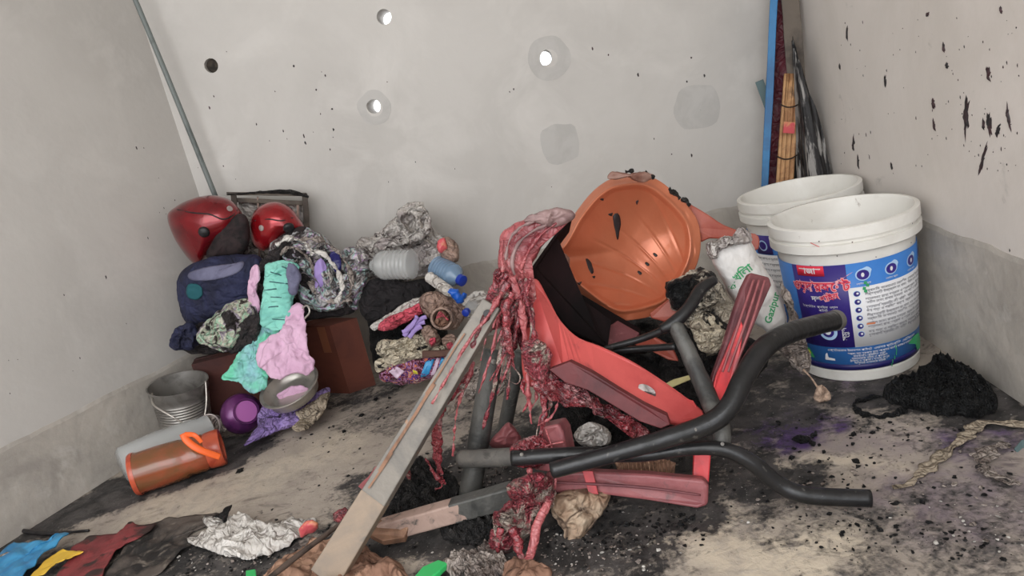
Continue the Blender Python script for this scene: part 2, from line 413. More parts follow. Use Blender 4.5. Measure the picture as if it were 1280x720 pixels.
M['box'] = mat('brown_carton', (98, 50, 36), .8, col2=(84, 42, 31), nscale=5, bump=.3)
M['box2'] = mat('dark_brown_carton', (84, 46, 40), .8, col2=(62, 35, 32), nscale=5, bump=.3)
M['tape'] = mat('brown_tape', (124, 74, 52), .35)
M['cardboard'] = mat('cardboard', (164, 128, 106), .85, col2=(138, 104, 86), nscale=6, col3=(96, 66, 54), n3=14, lo3=.62, hi3=.7, bump=.6, bscale=40)
M['purple'] = mat('purple_metal', (104, 48, 104), .3, .3, col2=(78, 36, 84), nscale=12, coat=.3)
M['purplein'] = mat('purple_inside', (178, 104, 172), .35, .1)
M['lilac'] = mat('lilac_cloth', (158, 136, 190), .85, col2=(130, 108, 166), nscale=10, lo=.42, hi=.6, col3=(54, 44, 62), n3=22, lo3=.6, hi3=.64, bump=.6)
M['beige'] = mat('beige_cloth', (164, 150, 132), .85, col2=(110, 98, 82), nscale=12, lo=.5, hi=.62, col3=(40, 34, 34), n3=18, lo3=.62, hi3=.66, bump=.7)
M['amber'] = mat('amber_jar', (180, 92, 62), .2, col2=(140, 92, 56), nscale=5, lo=.4, hi=.55, trans=.35, coat=.5, bump=.12, bscale=25)
M['orangelid'] = mat('orange_lid', (190, 86, 58), .28, col2=(160, 64, 44), nscale=14, coat=.3)
M['strap'] = mat('bright_orange_strap', (240, 104, 44), .4)
M['clear'] = mat('clear_plastic', (205, 207, 206), .16, spec=.8, alpha=.42)
M['clearblue'] = mat('bluish_clear_plastic', (130, 160, 190), .14, spec=.8, alpha=.6)
M['cap'] = mat('blue_cap', (28, 56, 158), .4)
M['capb'] = mat('blue_cap_bright', (30, 92, 190), .35)
M['rosy'] = mat('rosy_cloth', (214, 92, 108), .8, col2=(188, 66, 84), nscale=14, lo=.4, hi=.6, bump=.6)
M['taupe'] = mat('taupe_plastic', (160, 134, 120), .6, col2=(136, 112, 102), nscale=14, bump=.5)
M['ribbon'] = mat('lilac_ribbon', (160, 138, 198), .6)
M['brown'] = mat('brown_wood', (108, 74, 58), .7, col2=(84, 56, 46), nscale=10)
M['packet'] = patch_mat('candy_packet', [(70, 26, 44), (110, 40, 60), (186, 130, 160), (96, 58, 130), (214, 120, 90), (200, 176, 170)], 34, .22, 1.2, None, .4, 50)
M['packetblue'] = mat('packet_blue', (60, 150, 206), .25)
M['packetwhite'] = mat('packet_white', (214, 190, 210), .25)
M['packetyel'] = mat('packet_yellow', (214, 206, 60), .25)
M['blue'] = mat('blue_crate', (40, 52, 146), .5, col2=(30, 40, 120), nscale=8)
M['bluefold'] = mat('blue_folder', (66, 146, 192), .45, col2=(52, 126, 176), nscale=9, bump=.2)
M['yellowfold'] = mat('yellow_sheet', (222, 180, 62), .5)
M['redmat'] = mat('red_sheet', (136, 58, 60), .6, col2=(112, 48, 50), nscale=12, col3=(56, 40, 38), n3=9, lo3=.54, hi3=.6, bump=.5)
M['darkmat'] = mat('scorched_sheet', (88, 79, 73), .75, col2=(36, 33, 32), nscale=6, lo=.45, hi=.56, col3=(120, 111, 102), n3=16, lo3=.56, hi3=.66, bump=.6)
M['greenplastic'] = mat('green_plastic', (60, 200, 110), .3, trans=.2)
M['coral'] = mat('coral_plastic', (206, 88, 94), .4, col2=(214, 150, 110), nscale=20, lo=.52, hi=.6)
M['stick'] = mat('dark_stick', (88, 74, 66), .7, col2=(56, 48, 44), nscale=20)
M['pvc'] = mat('grey_pvc', (112, 118, 116), .5, col2=(92, 98, 96), nscale=10)
M['bluebd'] = mat('blue_board', (30, 112, 166), .45, col2=(24, 92, 142), nscale=7, bump=.15)
M['maroonsh'] = mat('maroon_sheet', (92, 30, 42), .5, col2=(66, 22, 32), nscale=8, col3=(168, 140, 136), n3=12, lo3=.66, hi3=.7, bump=.4)
M['bamboo'] = mat('bamboo', (196, 152, 108), .65, col2=(160, 116, 80), nscale=20, col3=(110, 84, 62), n3=9, lo3=.6, hi3=.72, bump=.3)
M['greybam'] = mat('smoked_board', (104, 94, 84), .7, col2=(78, 70, 64), nscale=8, bump=.3)
M['burnsheet'] = mat('burnt_sheets', (36, 34, 35), .6, col2=(150, 147, 144), nscale=14, lo=.52, hi=.58, col3=(90, 86, 84), n3=30, bump=.7)
M['tealbd'] = mat('teal_grey_board', (92, 112, 114), .6)
M['yellowstrip'] = mat('pale_yellow_strip', (206, 196, 140), .6)
M['rope'] = mat('dark_rope', (48, 36, 32), .9)
M['twine'] = mat('rag_tassel', (196, 170, 150), .85, col2=(120, 98, 84), nscale=30, bump=.6)

def crease(m, scale=16, depth=.006, col=None, width=.05, warp=.06):
    """sharp fold lines: relief, and fold shade painted into the colour along part of them"""
    nt = m.node_tree; N = nt.nodes; Lk = nt.links; b = N['Principled BSDF']
    tc = N.new('ShaderNodeTexCoord'); t = N.new('ShaderNodeTexNoise'); t.inputs['Scale'].default_value = scale * .55; t.inputs['Detail'].default_value = 3
    Lk.new(tc.outputs['Object'], t.inputs[0])
    vm = N.new('ShaderNodeVectorMath'); vm.operation = 'SCALE'; vm.inputs['Scale'].default_value = warp * 4; Lk.new(t.outputs['Color'], vm.inputs[0])
    va = N.new('ShaderNodeVectorMath'); va.operation = 'ADD'; Lk.new(tc.outputs['Object'], va.inputs[0]); Lk.new(vm.outputs[0], va.inputs[1])
    hs = []
    for k, sc in enumerate((scale, scale * 2.3)):
        v = N.new('ShaderNodeTexVoronoi'); v.feature = 'DISTANCE_TO_EDGE'; v.inputs['Scale'].default_value = sc; Lk.new(va.outputs[0], v.inputs[0])
        r = N.new('ShaderNodeMapRange'); r.inputs[1].default_value = 0; r.inputs[2].default_value = .22; Lk.new(v.outputs['Distance'], r.inputs[0]); hs.append((v, r))
    ad = N.new('ShaderNodeMath'); ad.operation = 'MULTIPLY_ADD'; ad.inputs[1].default_value = .45; Lk.new(hs[1][1].outputs[0], ad.inputs[0]); Lk.new(hs[0][1].outputs[0], ad.inputs[2])
    bp = N.new('ShaderNodeBump'); bp.inputs['Strength'].default_value = .9; bp.inputs['Distance'].default_value = depth; Lk.new(ad.outputs[0], bp.inputs['Height'])
    old = b.inputs['Normal'].links[0].from_socket if b.inputs['Normal'].links else None
    if old: Lk.new(old, bp.inputs['Normal'])
    Lk.new(bp.outputs[0], b.inputs['Normal'])
    if col:  # shade in the folds, painted as a darker tone along the creases
        r = N.new('ShaderNodeMapRange'); r.inputs[1].default_value = 0; r.inputs[2].default_value = width; r.inputs[3].default_value = 1; r.inputs[4].default_value = 0; Lk.new(hs[0][0].outputs['Distance'], r.inputs[0])
        t2 = N.new('ShaderNodeTexNoise'); t2.inputs['Scale'].default_value = scale * .8; t2.inputs['Detail'].default_value = 5; Lk.new(tc.outputs['Object'], t2.inputs[0])
        r2 = N.new('ShaderNodeMapRange'); r2.inputs[1].default_value = .44; r2.inputs[2].default_value = .56; Lk.new(t2.outputs[0], r2.inputs[0])
        mu = N.new('ShaderNodeMath'); mu.operation = 'MULTIPLY'; Lk.new(r.outputs[0], mu.inputs[0]); Lk.new(r2.outputs[0], mu.inputs[1])
        x = N.new('ShaderNodeMix'); x.data_type = 'RGBA'; x.inputs[7].default_value = srgb(col)
        ci = b.inputs['Base Color']
        if ci.links: Lk.new(ci.links[0].from_socket, x.inputs[6])
        else: x.inputs[6].default_value = ci.default_value
        Lk.new(mu.outputs[0], x.inputs[0]); Lk.new(x.outputs[2], ci)
for n_ in M['burnsheet'].node_tree.nodes:
    if n_.type == 'MAPPING': n_.inputs['Scale'].default_value = (2.2, 2.2, .3)
for k_, a_ in dict(silvercloth=(13, .014, (58, 50, 52), .09), palecloth=(14, .012, (86, 74, 72), .07), whitecloth=(15, .008, (120, 110, 104), .05), creamcloth=(18, .010, (60, 50, 44), .08), greycloth=(20, .010, (70, 62, 60), .07),
                   palegreen=(14, .012, (52, 48, 46), .08), sackchar=(20, .010, (26, 24, 24), .08), lilac=(16, .007, (70, 58, 84), .05), beige=(18, .008, (60, 50, 44), .06), darkcloth=(16, .010, None), blackcloth=(12, .010, None),
                   navy=(10, .006, None), aqua=(12, .004, (96, 160, 150), .04), green=(11, .006, (90, 156, 140), .04), pink=(9, .004, (186, 148, 172), .04), rosy=(18, .008, (130, 60, 66), .08), taupe=(18, .007, (104, 84, 74), .08),
                   cardboard=(11, .008, (96, 68, 54), .05), melt=(26, .006, (70, 24, 30), .06), meltash=(30, .008, (60, 34, 36), .09), meltpink=(18, .004, (120, 50, 56), .05), packet=(26, .005, None), paper=(9, .002, None), char=(30, .01, None), charblack=(34, .01, None), maroonsh=(14, .006, None)).items():
    crease(M[k_], a_[0], a_[1], a_[2], *(a_[3:] or ()))

# ------------------------------------------------------------------ setting: floor with its soot, walls, ceiling
LA, LB = F(48, 654), F(147, 591)
RA, RB = F(1164, 427), F(1249, 484)
ldir = (LB - LA).normalized(); rdir = (RA - RB).normalized()
ln = Vector((ldir.y, -ldir.x, 0)); rn = Vector((-rdir.y, rdir.x, 0))       # point into the room
LC = onplane(236, 205, LA, ln); LC.z = 0
RC = onplane(1015, 232, RA, rn); RC.z = 0
bdir = (RC - LC).normalized(); bn = Vector((bdir.y, -bdir.x, 0))
if bn.y > 0: bn = -bn
HT = 2.6
def cap_mask(p, a, b, r):
    ab = b - a; t = max(0, min(1, (p - a).dot(ab) / max(ab.length_squared, 1e-9)))
    return (p - (a + ab * t)).length / r
soots_and_bands = [((-60, 700), (290, 562), .115, 1.3), ((60, 712), (330, 690), .10, .9), ((300, 712), (470, 700), .10, .95), ((480, 600), (560, 590), .10, .85),  # soot blots and dark bands; the first runs along the left wall
         ((500, 650), (660, 610), .20, 1.0), ((620, 700), (780, 650), .13, 1.0), ((760, 640), (860, 645), .09, .95), ((740, 715), (800, 690), .11, .85), ((640, 560), (860, 560), .2, .95),
         ((880, 540), (960, 490), .17, .9), ((900, 590), (960, 600), .09, .9), ((1010, 500), (1110, 500), .10, .55), ((1120, 490), (1230, 500), .13, 1.0),
         ((1040, 520), (1240, 545), .06, .5), ((1150, 690), (1280, 640), .14, .5), ((960, 640), (1080, 650), .08, .5), ((1060, 700), (1230, 720), .10, .35),
         ((900, 470), (1000, 465), .12, .8), ((250, 525), (470, 490), .10, .7), ((470, 520), (560, 520), .12, .5), ((1060, 570), (1160, 580), .05, .3), ((440, 640), (400, 670), .05, .7)]
soots_and_bands = [(F(*a), F(*b), r, s) for a, b, r, s in soots_and_bands]
purps = [((960, 548), (1015, 528), .06, 1.6), ((1230, 545), (1290, 545), .07, 1), ((950, 470), (1120, 476), .035, 1.0), ((1180, 620), (1270, 620), .12, .45), ((1020, 555), (1140, 560), .06, .3)]
purps = [(F(*a), F(*b), r, s) for a, b, r, s in purps]
pales = [((850, 660), (980, 700), .10, 1), ((930, 570), (1110, 590), .05, .8), ((520, 700), (560, 680), .05, .6), ((200, 640), (420, 560), .10, .5), ((700, 690), (760, 700), .03, .5)]
pales = [(F(*a), F(*b), r, s) for a, b, r, s in pales]
def build_floor():
    x0, x1, y0, y1 = -2.9, 1.6, -1.4, 3.05
    xs = []; x = x0
    while x < x1: xs.append(x); x += .014 if -1.8 < x < 1.4 else .12
    ys = []; y = y0
    while y < y1: ys.append(y); y += .014 if y > .85 else .12
    ys.append(y1); xs.append(x1)
    nx, ny = len(xs), len(ys); vs, cols = [], []
    for yy in ys:
        for xx in xs:
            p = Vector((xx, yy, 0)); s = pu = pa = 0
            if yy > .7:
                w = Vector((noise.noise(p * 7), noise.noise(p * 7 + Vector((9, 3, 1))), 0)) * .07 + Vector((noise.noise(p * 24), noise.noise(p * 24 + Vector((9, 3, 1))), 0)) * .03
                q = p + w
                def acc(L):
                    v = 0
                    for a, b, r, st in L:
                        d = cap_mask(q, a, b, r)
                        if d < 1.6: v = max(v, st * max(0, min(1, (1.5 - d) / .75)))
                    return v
                s, pu, pa = acc(soots_and_bands), acc(purps), acc(pales)
            z = .0016 * noise.noise(p * 12) + s * .003 * noise.noise(p * 45) - .001
            vs.append((xx, yy, min(z, .0015))); cols.append((s, pu, pa, 1))
    fs = [(j * nx + i, j * nx + i + 1, (j + 1) * nx + i + 1, (j + 1) * nx + i) for j in range(ny - 1) for i in range(nx - 1)]
    m = bpy.data.materials.new('sooty_concrete'); m.use_nodes = True; nt = m.node_tree; N = nt.nodes; Lk = nt.links; b = N['Principled BSDF']
    at = N.new('ShaderNodeAttribute'); at.attribute_name = 'stain'; sp = N.new('ShaderNodeSeparateColor'); Lk.new(at.outputs['Color'], sp.inputs[0])
    tc = N.new('ShaderNodeTexCoord')
    def nz(sc, det=8, dist=.5, str_=(1, 1, 1), rg=.62):
        mp = N.new('ShaderNodeMapping'); mp.inputs['Scale'].default_value = str_; Lk.new(tc.outputs['Object'], mp.inputs[0])
        t = N.new('ShaderNodeTexNoise'); t.inputs['Scale'].default_value = sc; t.inputs['Detail'].default_value = det; t.inputs['Distortion'].default_value = dist; t.inputs['Roughness'].default_value = rg
        Lk.new(mp.outputs[0], t.inputs[0]); return t.outputs[0]
    def mr(v, a, b_, c=0, d=1):
        r = N.new('ShaderNodeMapRange'); r.inputs[1].default_value = a; r.inputs[2].default_value = b_; r.inputs[3].default_value = c; r.inputs[4].default_value = d
        Lk.new(v, r.inputs[0]); return r.outputs[0]
    def mx(f, a, c):
        x = N.new('ShaderNodeMix'); x.data_type = 'RGBA'
        if isinstance(a, tuple): x.inputs[6].default_value = srgb(a)
        else: Lk.new(a, x.inputs[6])
        if isinstance(c, tuple): x.inputs[7].default_value = srgb(c)
        else: Lk.new(c, x.inputs[7])
        Lk.new(f, x.inputs[0]); return x.outputs[2]
    def mth(op, a, c):
        x = N.new('ShaderNodeMath'); x.operation = op; Lk.new(a, x.inputs[0])
        if isinstance(c, (int, float)): x.inputs[1].default_value = c
        else: Lk.new(c, x.inputs[1])
        return x.outputs[0]
    base = mx(mr(nz(2.6), .38, .66), (176, 165, 153), (146, 136, 127))
    base = mx(mr(nz(9, 8, 1.2, (1, 1.8, 1)), .55, .68), base, (112, 103, 96))
    base = mx(mr(nz(45, 4), .62, .72), base, (90, 83, 78))
    base = mx(mth('MULTIPLY', sp.outputs[2], mr(nz(20), .35, .55)), base, (204, 191, 172))
    base = mx(mth('MULTIPLY', sp.outputs[1], mr(nz(14), .3, .6, 0, .85)), base, (82, 60, 106))
    # soot: mask plus fine break-up
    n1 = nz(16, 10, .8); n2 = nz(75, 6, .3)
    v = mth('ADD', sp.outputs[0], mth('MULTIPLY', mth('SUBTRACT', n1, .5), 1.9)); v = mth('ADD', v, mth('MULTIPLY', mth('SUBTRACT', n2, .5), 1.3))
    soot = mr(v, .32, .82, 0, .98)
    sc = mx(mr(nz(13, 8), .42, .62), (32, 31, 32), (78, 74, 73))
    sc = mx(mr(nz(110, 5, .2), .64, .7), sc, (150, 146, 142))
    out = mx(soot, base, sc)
    # scattered specks everywhere
    sk = mr(nz(60, 5, 1.2), .68, .72, 0, .7)
    out = mx(sk, out, (52, 48, 47))
    Lk.new(out, b.inputs['Base Color'])
    Lk.new(mr(nz(8), .4, .7, .62, .9), b.inputs['Roughness'])
    bp = N.new('ShaderNodeBump'); bp.inputs['Strength'].default_value = .7; bp.inputs['Distance'].default_value = .004
    Lk.new(mth('ADD', nz(60), mth('MULTIPLY', soot, nz(35))), bp.inputs['Height']); Lk.new(bp.outputs[0], b.inputs['Normal'])
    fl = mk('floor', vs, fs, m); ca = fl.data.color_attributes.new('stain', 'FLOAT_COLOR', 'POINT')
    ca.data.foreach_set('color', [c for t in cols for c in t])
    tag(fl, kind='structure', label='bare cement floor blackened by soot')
build_floor()

def wallbox(name, A, B, n, m, h=HT, z0=0, th=.12, off=0):
    """wall slab from A to B along the floor, inner face facing n"""
    vs = []
    for d in (off, -th):
        for (p, z) in ((A, z0), (B, z0), (B, h), (A, h)):
            q = Vector((p.x, p.y, z)) + n * d; vs.append(q)
    fs = [(0, 1, 2, 3), (4, 5, 6, 7), (0, 1, 5, 4), (1, 2, 6, 5), (2, 3, 7, 6), (3, 0, 4, 7)]
    return mk(name, vs, fs, m, smooth=False)
Lend = LA - ldir * 2.9; Rend = RB - rdir * 2.2
wl = tag(wallbox('wall_left', Lend, LC + ldir * .1, ln, M['wall']), kind='structure')
wr = tag(wallbox('wall_right', Rend, RC + rdir * .1, rn, M['wall_lit']), kind='structure')
wb = tag(wallbox('wall_back', LC, RC, bn, M['wall']), kind='structure')
# real round putlog holes through the back wall
holes = [(264, 82, 9, True), (480, 21, 9.5, False), (467, 133, 9, False), (681, 72, 9.5, False)]
cutters = []
for (hx, hy, hr, blind) in holes:
    p = onplane(hx, hy, LC, bn); r = hr * mpp(p); L = .10 if blind else .2
    bm = bmesh.new(); bmesh.ops.create_cone(bm, cap_ends=True, segments=28, radius1=r, radius2=r * .95, depth=L * 2)
    R = (-bn).to_track_quat('Z', 'Y').to_matrix().to_4x4()
    bmesh.ops.transform(bm, matrix=Matrix.Translation(p) @ R, verts=bm.verts)
    me = bpy.data.meshes.new('c'); bm.to_mesh(me); bm.free(); o = bpy.data.objects.new('c', me); COL.objects.link(o); cutters.append(o)
    md = wb.modifiers.new('b', 'BOOLEAN'); md.operation = 'DIFFERENCE'; md.object = o; md.solver = 'EXACT'
bpy.context.view_layer.update()
dg = bpy.context.evaluated_depsgraph_get()
nm = bpy.data.meshes.new_from_object(wb.evaluated_get(dg)); wb.modifiers.clear(); wb.data = nm
for o in cutters: bpy.data.objects.remove(o)
disc_dark = [h for h in holes if h[3]][0]
# plaster patches round the holes and blocked ones (thin raised rings/discs)
def disc_on_wall(name, hx, hy, hr, m, n_, A_, th=.0015, hole=0, sq=0, seed=0, parent=None, jit=.12):
    p = onplane(hx, hy, A_, n_); r = hr * mpp(p); u = Vector((0, 0, 1)); s = n_.cross(u); N = 30; vs, fs = [], []
    for lay in (0, th):
        for rr in ((hole * mpp(p)) if hole else 1e-4, r):
            for k in range(N):
                a = 2 * math.pi * k / N; e = 1
                if sq: e = 1 / max(abs(math.cos(a)), abs(math.sin(a))) ** sq
                j = 1 + (jit * noise.noise(Vector((math.cos(a) * 1.5, math.sin(a) * 1.5, seed))) if rr == r else 0)
                vs.append(p + (s * math.cos(a) + u * math.sin(a)) * rr * e * j + n_ * (lay - .0002))
    for (a, b) in ((0, 1), (2, 3), (0, 2), (1, 3)):
        for k in range(N): fs.append((a * N + k, a * N + (k + 1) % N, b * N + (k + 1) % N, b * N + k))
    return mk(name, vs, fs, m, parent, smooth=False)
p_ = onplane(264, 82, LC, bn) - bn * .03; r_ = 10.5 * mpp(p_); u_ = Vector((0, 0, 1)); s_ = bn.cross(u_)
mk('hole_bottom', [p_] + [p_ + (s_ * math.cos(k * .2618) + u_ * math.sin(k * .2618)) * r_ * .93 + bn * .0 for k in range(24)], [(0, 1 + k, 1 + (k + 1) % 24) for k in range(24)], M['hole'], wb, False).modifiers.new('s', 'SOLIDIFY').thickness = .01
disc_on_wall('plaster_patch', 686, 73, 27, M['patch'], bn, LC, hole=11, parent=wb, seed=1)
disc_on_wall('plaster_patch', 468, 135, 21, M['patch'], bn, LC, hole=10.5, parent=wb, seed=2)
disc_on_wall('plaster_patch', 700, 179, 24, M['patch'], bn, LC, sq=.45, parent=wb, seed=3)
disc_on_wall('plaster_patch', 872, 134, 28, M['patch'], bn, LC, sq=.3, parent=wb, seed=4)
# dado of bare cement along the three walls
BH = .30
def dado(name, A, B, n, h0, h1, m, off, seedv):
    N = 90; vs = []; fs = []
    for i in range(N + 1):
        f = i / N; p = A.lerp(B, f); z = h0 + (h1 - h0) * f + .006 * noise.noise(Vector((f * 22, seedv, 0))) + .004 * noise.noise(Vector((f * 80, seedv, 3)))
        for (zz, d) in ((0, off), (z - .012, off), (z, off * .3), (z, -.01), (0, -.01)):
            q = p + n * d; vs.append((q.x, q.y, zz))
    for i in range(N):
        for k in range(5): a = i * 5; fs.append((a + k, a + (k + 1) % 5, a + 5 + (k + 1) % 5, a + 5 + k))
    fs.append((0, 1, 2, 3, 4)); fs.append(tuple(N * 5 + k for k in range(5)))
    return tag(mk(name, vs, fs, m, smooth=False), kind='structure')
dado('baseboard_left', Lend, LC, ln, .285, .24, M['cement'], .004, 1)
dado('baseboard_back', LC, RC, bn, .285, .31, M['cement'], .004, 5)
dado('baseboard_right', Rend, RC, rn, .31, .35, M['cement'], .004, 9)
# runs of spilt paint on top of the right cement band
vs = []
ce = mk('ceiling', [(-3.2, -.9, HT), (1.5, -.9, HT), (1.5, 3.1, HT), (-3.2, 3.1, HT), (-3.2, -.9, HT + .1), (1.5, -.9, HT + .1), (1.5, 3.1, HT + .1), (-3.2, 3.1, HT + .1)],
        [(0, 1, 2, 3), (4, 5, 6, 7), (0, 1, 5, 4), (1, 2, 6, 5), (2, 3, 7, 6), (3, 0, 4, 7)], M['ceiling'], smooth=False)
tag(ce, kind='structure')
# splashes of melted plastic on the right wall
def splash(hx, hy, w, h, ang, A_, n_, parent, seed, m=None):
    p = onplane(hx, hy, A_, n_); k = mpp(p); u = Vector((0, 0, 1)); s = n_.cross(u)
    if s.dot(CX) < 0: s = -s
    ca, sa = math.cos(ang), math.sin(ang); N = 26
    vs = [p + n_ * .004]; fs = []
    for rr, hh in ((.6, .003), (1, -.0005)):
        for i in range(N):
            a = 2 * math.pi * i / N
            j = 1 + .8 * noise.noise(Vector((math.cos(a) * 2.2, math.sin(a) * 2.2, seed * 3.3))) + .9 * noise.noise(Vector((math.cos(a) * 6, math.sin(a) * 6, seed * 3.3)))
            x, y = math.cos(a) * w * rr * j, math.sin(a) * h * rr * j
            x += w * .7 * noise.noise(Vector((y * .12, seed, 5)))
            vs.append(p + (s * (x * ca + y * sa) + u * (-x * sa + y * ca)) * k + n_ * hh)
    for i in range(N):
        fs.append((0, 1 + i, 1 + (i + 1) % N)); fs.append((1 + i, 1 + N + i, 1 + N + (i + 1) % N, 1 + (i + 1) % N))
    return mk('melted_splash', vs, fs, m or M['splash'], parent)
for i, (x, y, w, h, a) in enumerate([(1208, 143, 6, 24, -.2), (1229, 200, 3, 26, -.5), (1237, 155, 4, 12, .1), (1248, 163, 3, 9, -.6), (1261, 146, 3, 13, .15), (1236, 92, 4, 8, .3), (1167, 129, 4, 6, 0), (1168, 157, 2, 7, .1),
                                     (1107, 103, 2, 7, -.2), (1059, 40, 2, 9, -.3), (1184, 82, 3, 4, .6), (1180, 60, 2, 5, .1), (1160, 18, 3, 3, 0), (1073, 202, 2, 8, -.1), (1067, 180, 3, 9, -.3), (1230, 156, 2, 6, 0), (1252, 13, 2, 4, 0), (1050, 83, 2, 3, 0), (1115, 208, 2, 4, 0)]):
    splash(x, y, w, h, a, RA, rn, wr, i)
def specks(name, boxes, A_, n_, parent):
    parts = []
    for (x0, y0, x1, y1, n) in boxes:
        for _ in range(n):
            x, y = random.uniform(x0, x1), random.uniform(y0, y1); p = onplane(x, y, A_, n_); r = random.choice([.6, .8, 1.0, 1.6]) * mpp(p)
            v = [p + n_ * .0015]; u = Vector((0, 0, 1)); s = n_.cross(u); e = random.uniform(1, 2.5)
            for k in range(6):
                a = k * math.pi / 3; v.append(p + (s * math.cos(a) + u * math.sin(a) * e) * r * random.uniform(.6, 1.3) - n_ * .0004)
            parts.append((v, [(0, 1 + k, 1 + (k + 1) % 6) for k in range(6)]))
    o = join_bm(name, parts, M['splash'], parent); tag(o, kind='stuff'); return o
specks('soot_specks', [(1040, 10, 1275, 220, 60), (1180, 60, 1275, 230, 30), (1165, 300, 1270, 420, 14)], RA, rn, wr)
specks('soot_specks', [(240, 60, 940, 240, 34), (330, 130, 420, 220, 8)], LC, bn, wb)
specks('soot_specks', [(160, 150, 235, 300, 9), (10, 300, 190, 520, 9)], LA, ln, wl)
specks('soot_specks', [(10, 560, 140, 650, 10)], LA, ln, wl)
#==OBJECTS==
# ================================================================== OBJECTS
# ---- conduit pipe in the left corner
o = ptube('conduit_pipe', [(86, -200, 2.765, 3.2), (160, -22, 2.78, 3.2), (214, 108, 2.79, 3.2), (272, 252, 2.80, 3.2)], M['pvc'], seg=12)
tag(o, 'thin grey plastic pipe leaning in the left corner of the back wall', 'pipe')
# ---- leaning boards in the right corner
def longboard(name, m, a, b, w, t, label, cat, group=None, **k):
    o = beam(name, P(*a), P(*b), w, t, m, **k); tag(o, label, cat, group); return o
longboard('blue_board', M['bluebd'], (969.5, -40, 2.56), (951, 330, 2.50), .024, .05, 'bright blue board edge standing upright in the right back corner', 'board', n=6, amp=.002)
longboard('maroon_sheet', M['maroonsh'], (977, -40, 2.60), (966, 330, 2.54), .056, .02, 'dark maroon plastic sheet with torn pale patches beside the blue board', 'sheet', n=10, amp=.006)
r = thing('bamboo_mat', P(978, 330, 2.50), 'rolled tan bamboo mat tied with dark rope behind the buckets', 'mat')
random.seed(3)
for i in range(7):
    dx = -8 + i * 2.6
    ptube('bamboo_slat', [(990 + dx, 92, 2.52 + .004 * (i % 3), 2.2), (983 + dx * 1.1, 200, 2.50 + .004 * (i % 2), 2.4), (975 + dx * 1.15, 335, 2.46, 2.4)], M['bamboo'], r, seg=6, n=10, amp=.0012)
for (yy, xx) in ((132, 988), (197, 984), (238, 980)):
    ptube('rope', [(xx - 14, yy - 2, 2.475, .9), (xx - 4, yy + 2, 2.462, .9), (xx + 5, yy + 1, 2.462, .9), (xx + 12, yy - 3, 2.48, .9)], M['rope'], r, seg=6, n=12)
slab('tag', [(980, 152, 2.465), (994, 153, 2.465), (993, 167, 2.463), (979, 166, 2.463)], .003, M['coral'], r, bev=0)
longboard('smoked_board', M['greybam'], (984, -40, 2.56), (996, 102, 2.535), .056, .02, 'smoke-stained brown board rising above the rolled bamboo mat', 'board', n=6, amp=.003)
random.seed(5)
burnt = thing('burnt_sheet_stack', P(1010, 330, 2.45), 'stack of charred black and grey sheets leaning against the right wall', 'sheets')
for i in range(5):
    f = i / 4
    slab('burnt_sheet', [(991 + 2 * f, 40 + 20 * f, 2.55 - .02 * i), (996 + 4 * f, 60 + 20 * f, 2.53 - .02 * i), (1003 + f * 22, 150, 2.52 - .02 * i), (1010 + f * 36, 240, 2.50 - .02 * i), (1014 + f * 38, 330, 2.46 - .02 * i), (992 + f * 30, 335, 2.46 - .02 * i), (993 + f * 20, 230, 2.50 - .02 * i), (993 + f * 8, 130, 2.52 - .02 * i)],
         .012, M['burnsheet'], burnt, amp=.012, nf=22)
longboard('short_board', M['tealbd'], (949, 101, 2.60), (961, 134, 2.60), .028, .012, 'short grey green board end poking out left of the blue board', 'board')

# ---- helmets
def helmet_side(ol, Y, T, m, label, liner, pivot, badge, visor, line):
    c = P(sum(p[0] for p in ol) / len(ol), sum(p[1] for p in ol) / len(ol), Y)
    root = thing('motorcycle_helmet', c, label, 'helmet', 'red helmets on the clothes heap')
    sh = crumple('shell', ol, Y, T, m, root, amp=0.0, jag=0, back=.9, pw=2.1, N=90, rings=24, lat=0)
    crumple('liner', liner, Y - T * .45, T * .45, M['liner'], root, amp=.006, jag=.6, back=.8, N=80, rings=14)
    crumple('visor', visor, Y - T * .55, .02, M['black'], root, amp=.004, jag=.8, N=60, rings=10)
    t = bvh(sh)
    h, n_ = hit(t, *pivot); lathe('visor_pivot', [(-.004, .019), (.004, .018), (.008, .012), (.009, 1e-4)], h, n_, M['black'], root, seg=22)
    h, n_ = hit(t, *badge)
    if h: lathe('badge', [(-.003, .010), (.003, .010), (.004, .006), (.001, .005), (.001, 1e-4)], h, n_, M['badge'], root, seg=18)
    pts = []
    for q in line:
        h, n_ = hit(t, *q)
        if h: pts.append(h)
    tube('shell_seam', pts, .0025, M['black'], root, seg=6)
    return root
def bvh(o):
    return BVHTree.FromPolygons([v.co.copy() for v in o.data.vertices], [tuple(p.vertices) for p in o.data.polygons])
def hit(tree, px, py):
    h = tree.ray_cast(CAM, ray(px, py).normalized()); return h[0], h[1]
helmet_side([(209, 270), (220, 258), (238, 249), (260, 244), (282, 247), (296, 257), (304, 270), (302, 286), (290, 298), (274, 306), (262, 318), (250, 331), (240, 328), (228, 314), (216, 294)], 2.60, .11, M['helmet'],
            'dark red glossy motorcycle helmet nearest the left wall, face opening to the right', [(264, 298), (276, 282), (292, 270), (306, 268), (312, 282), (311, 305), (300, 318), (276, 322), (258, 322)],
            (255, 290), (287, 261), [(270, 292), (286, 280), (304, 276), (309, 290), (300, 300), (280, 304)], [(222, 262), (240, 266), (262, 268), (278, 274), (290, 270), (297, 262)])
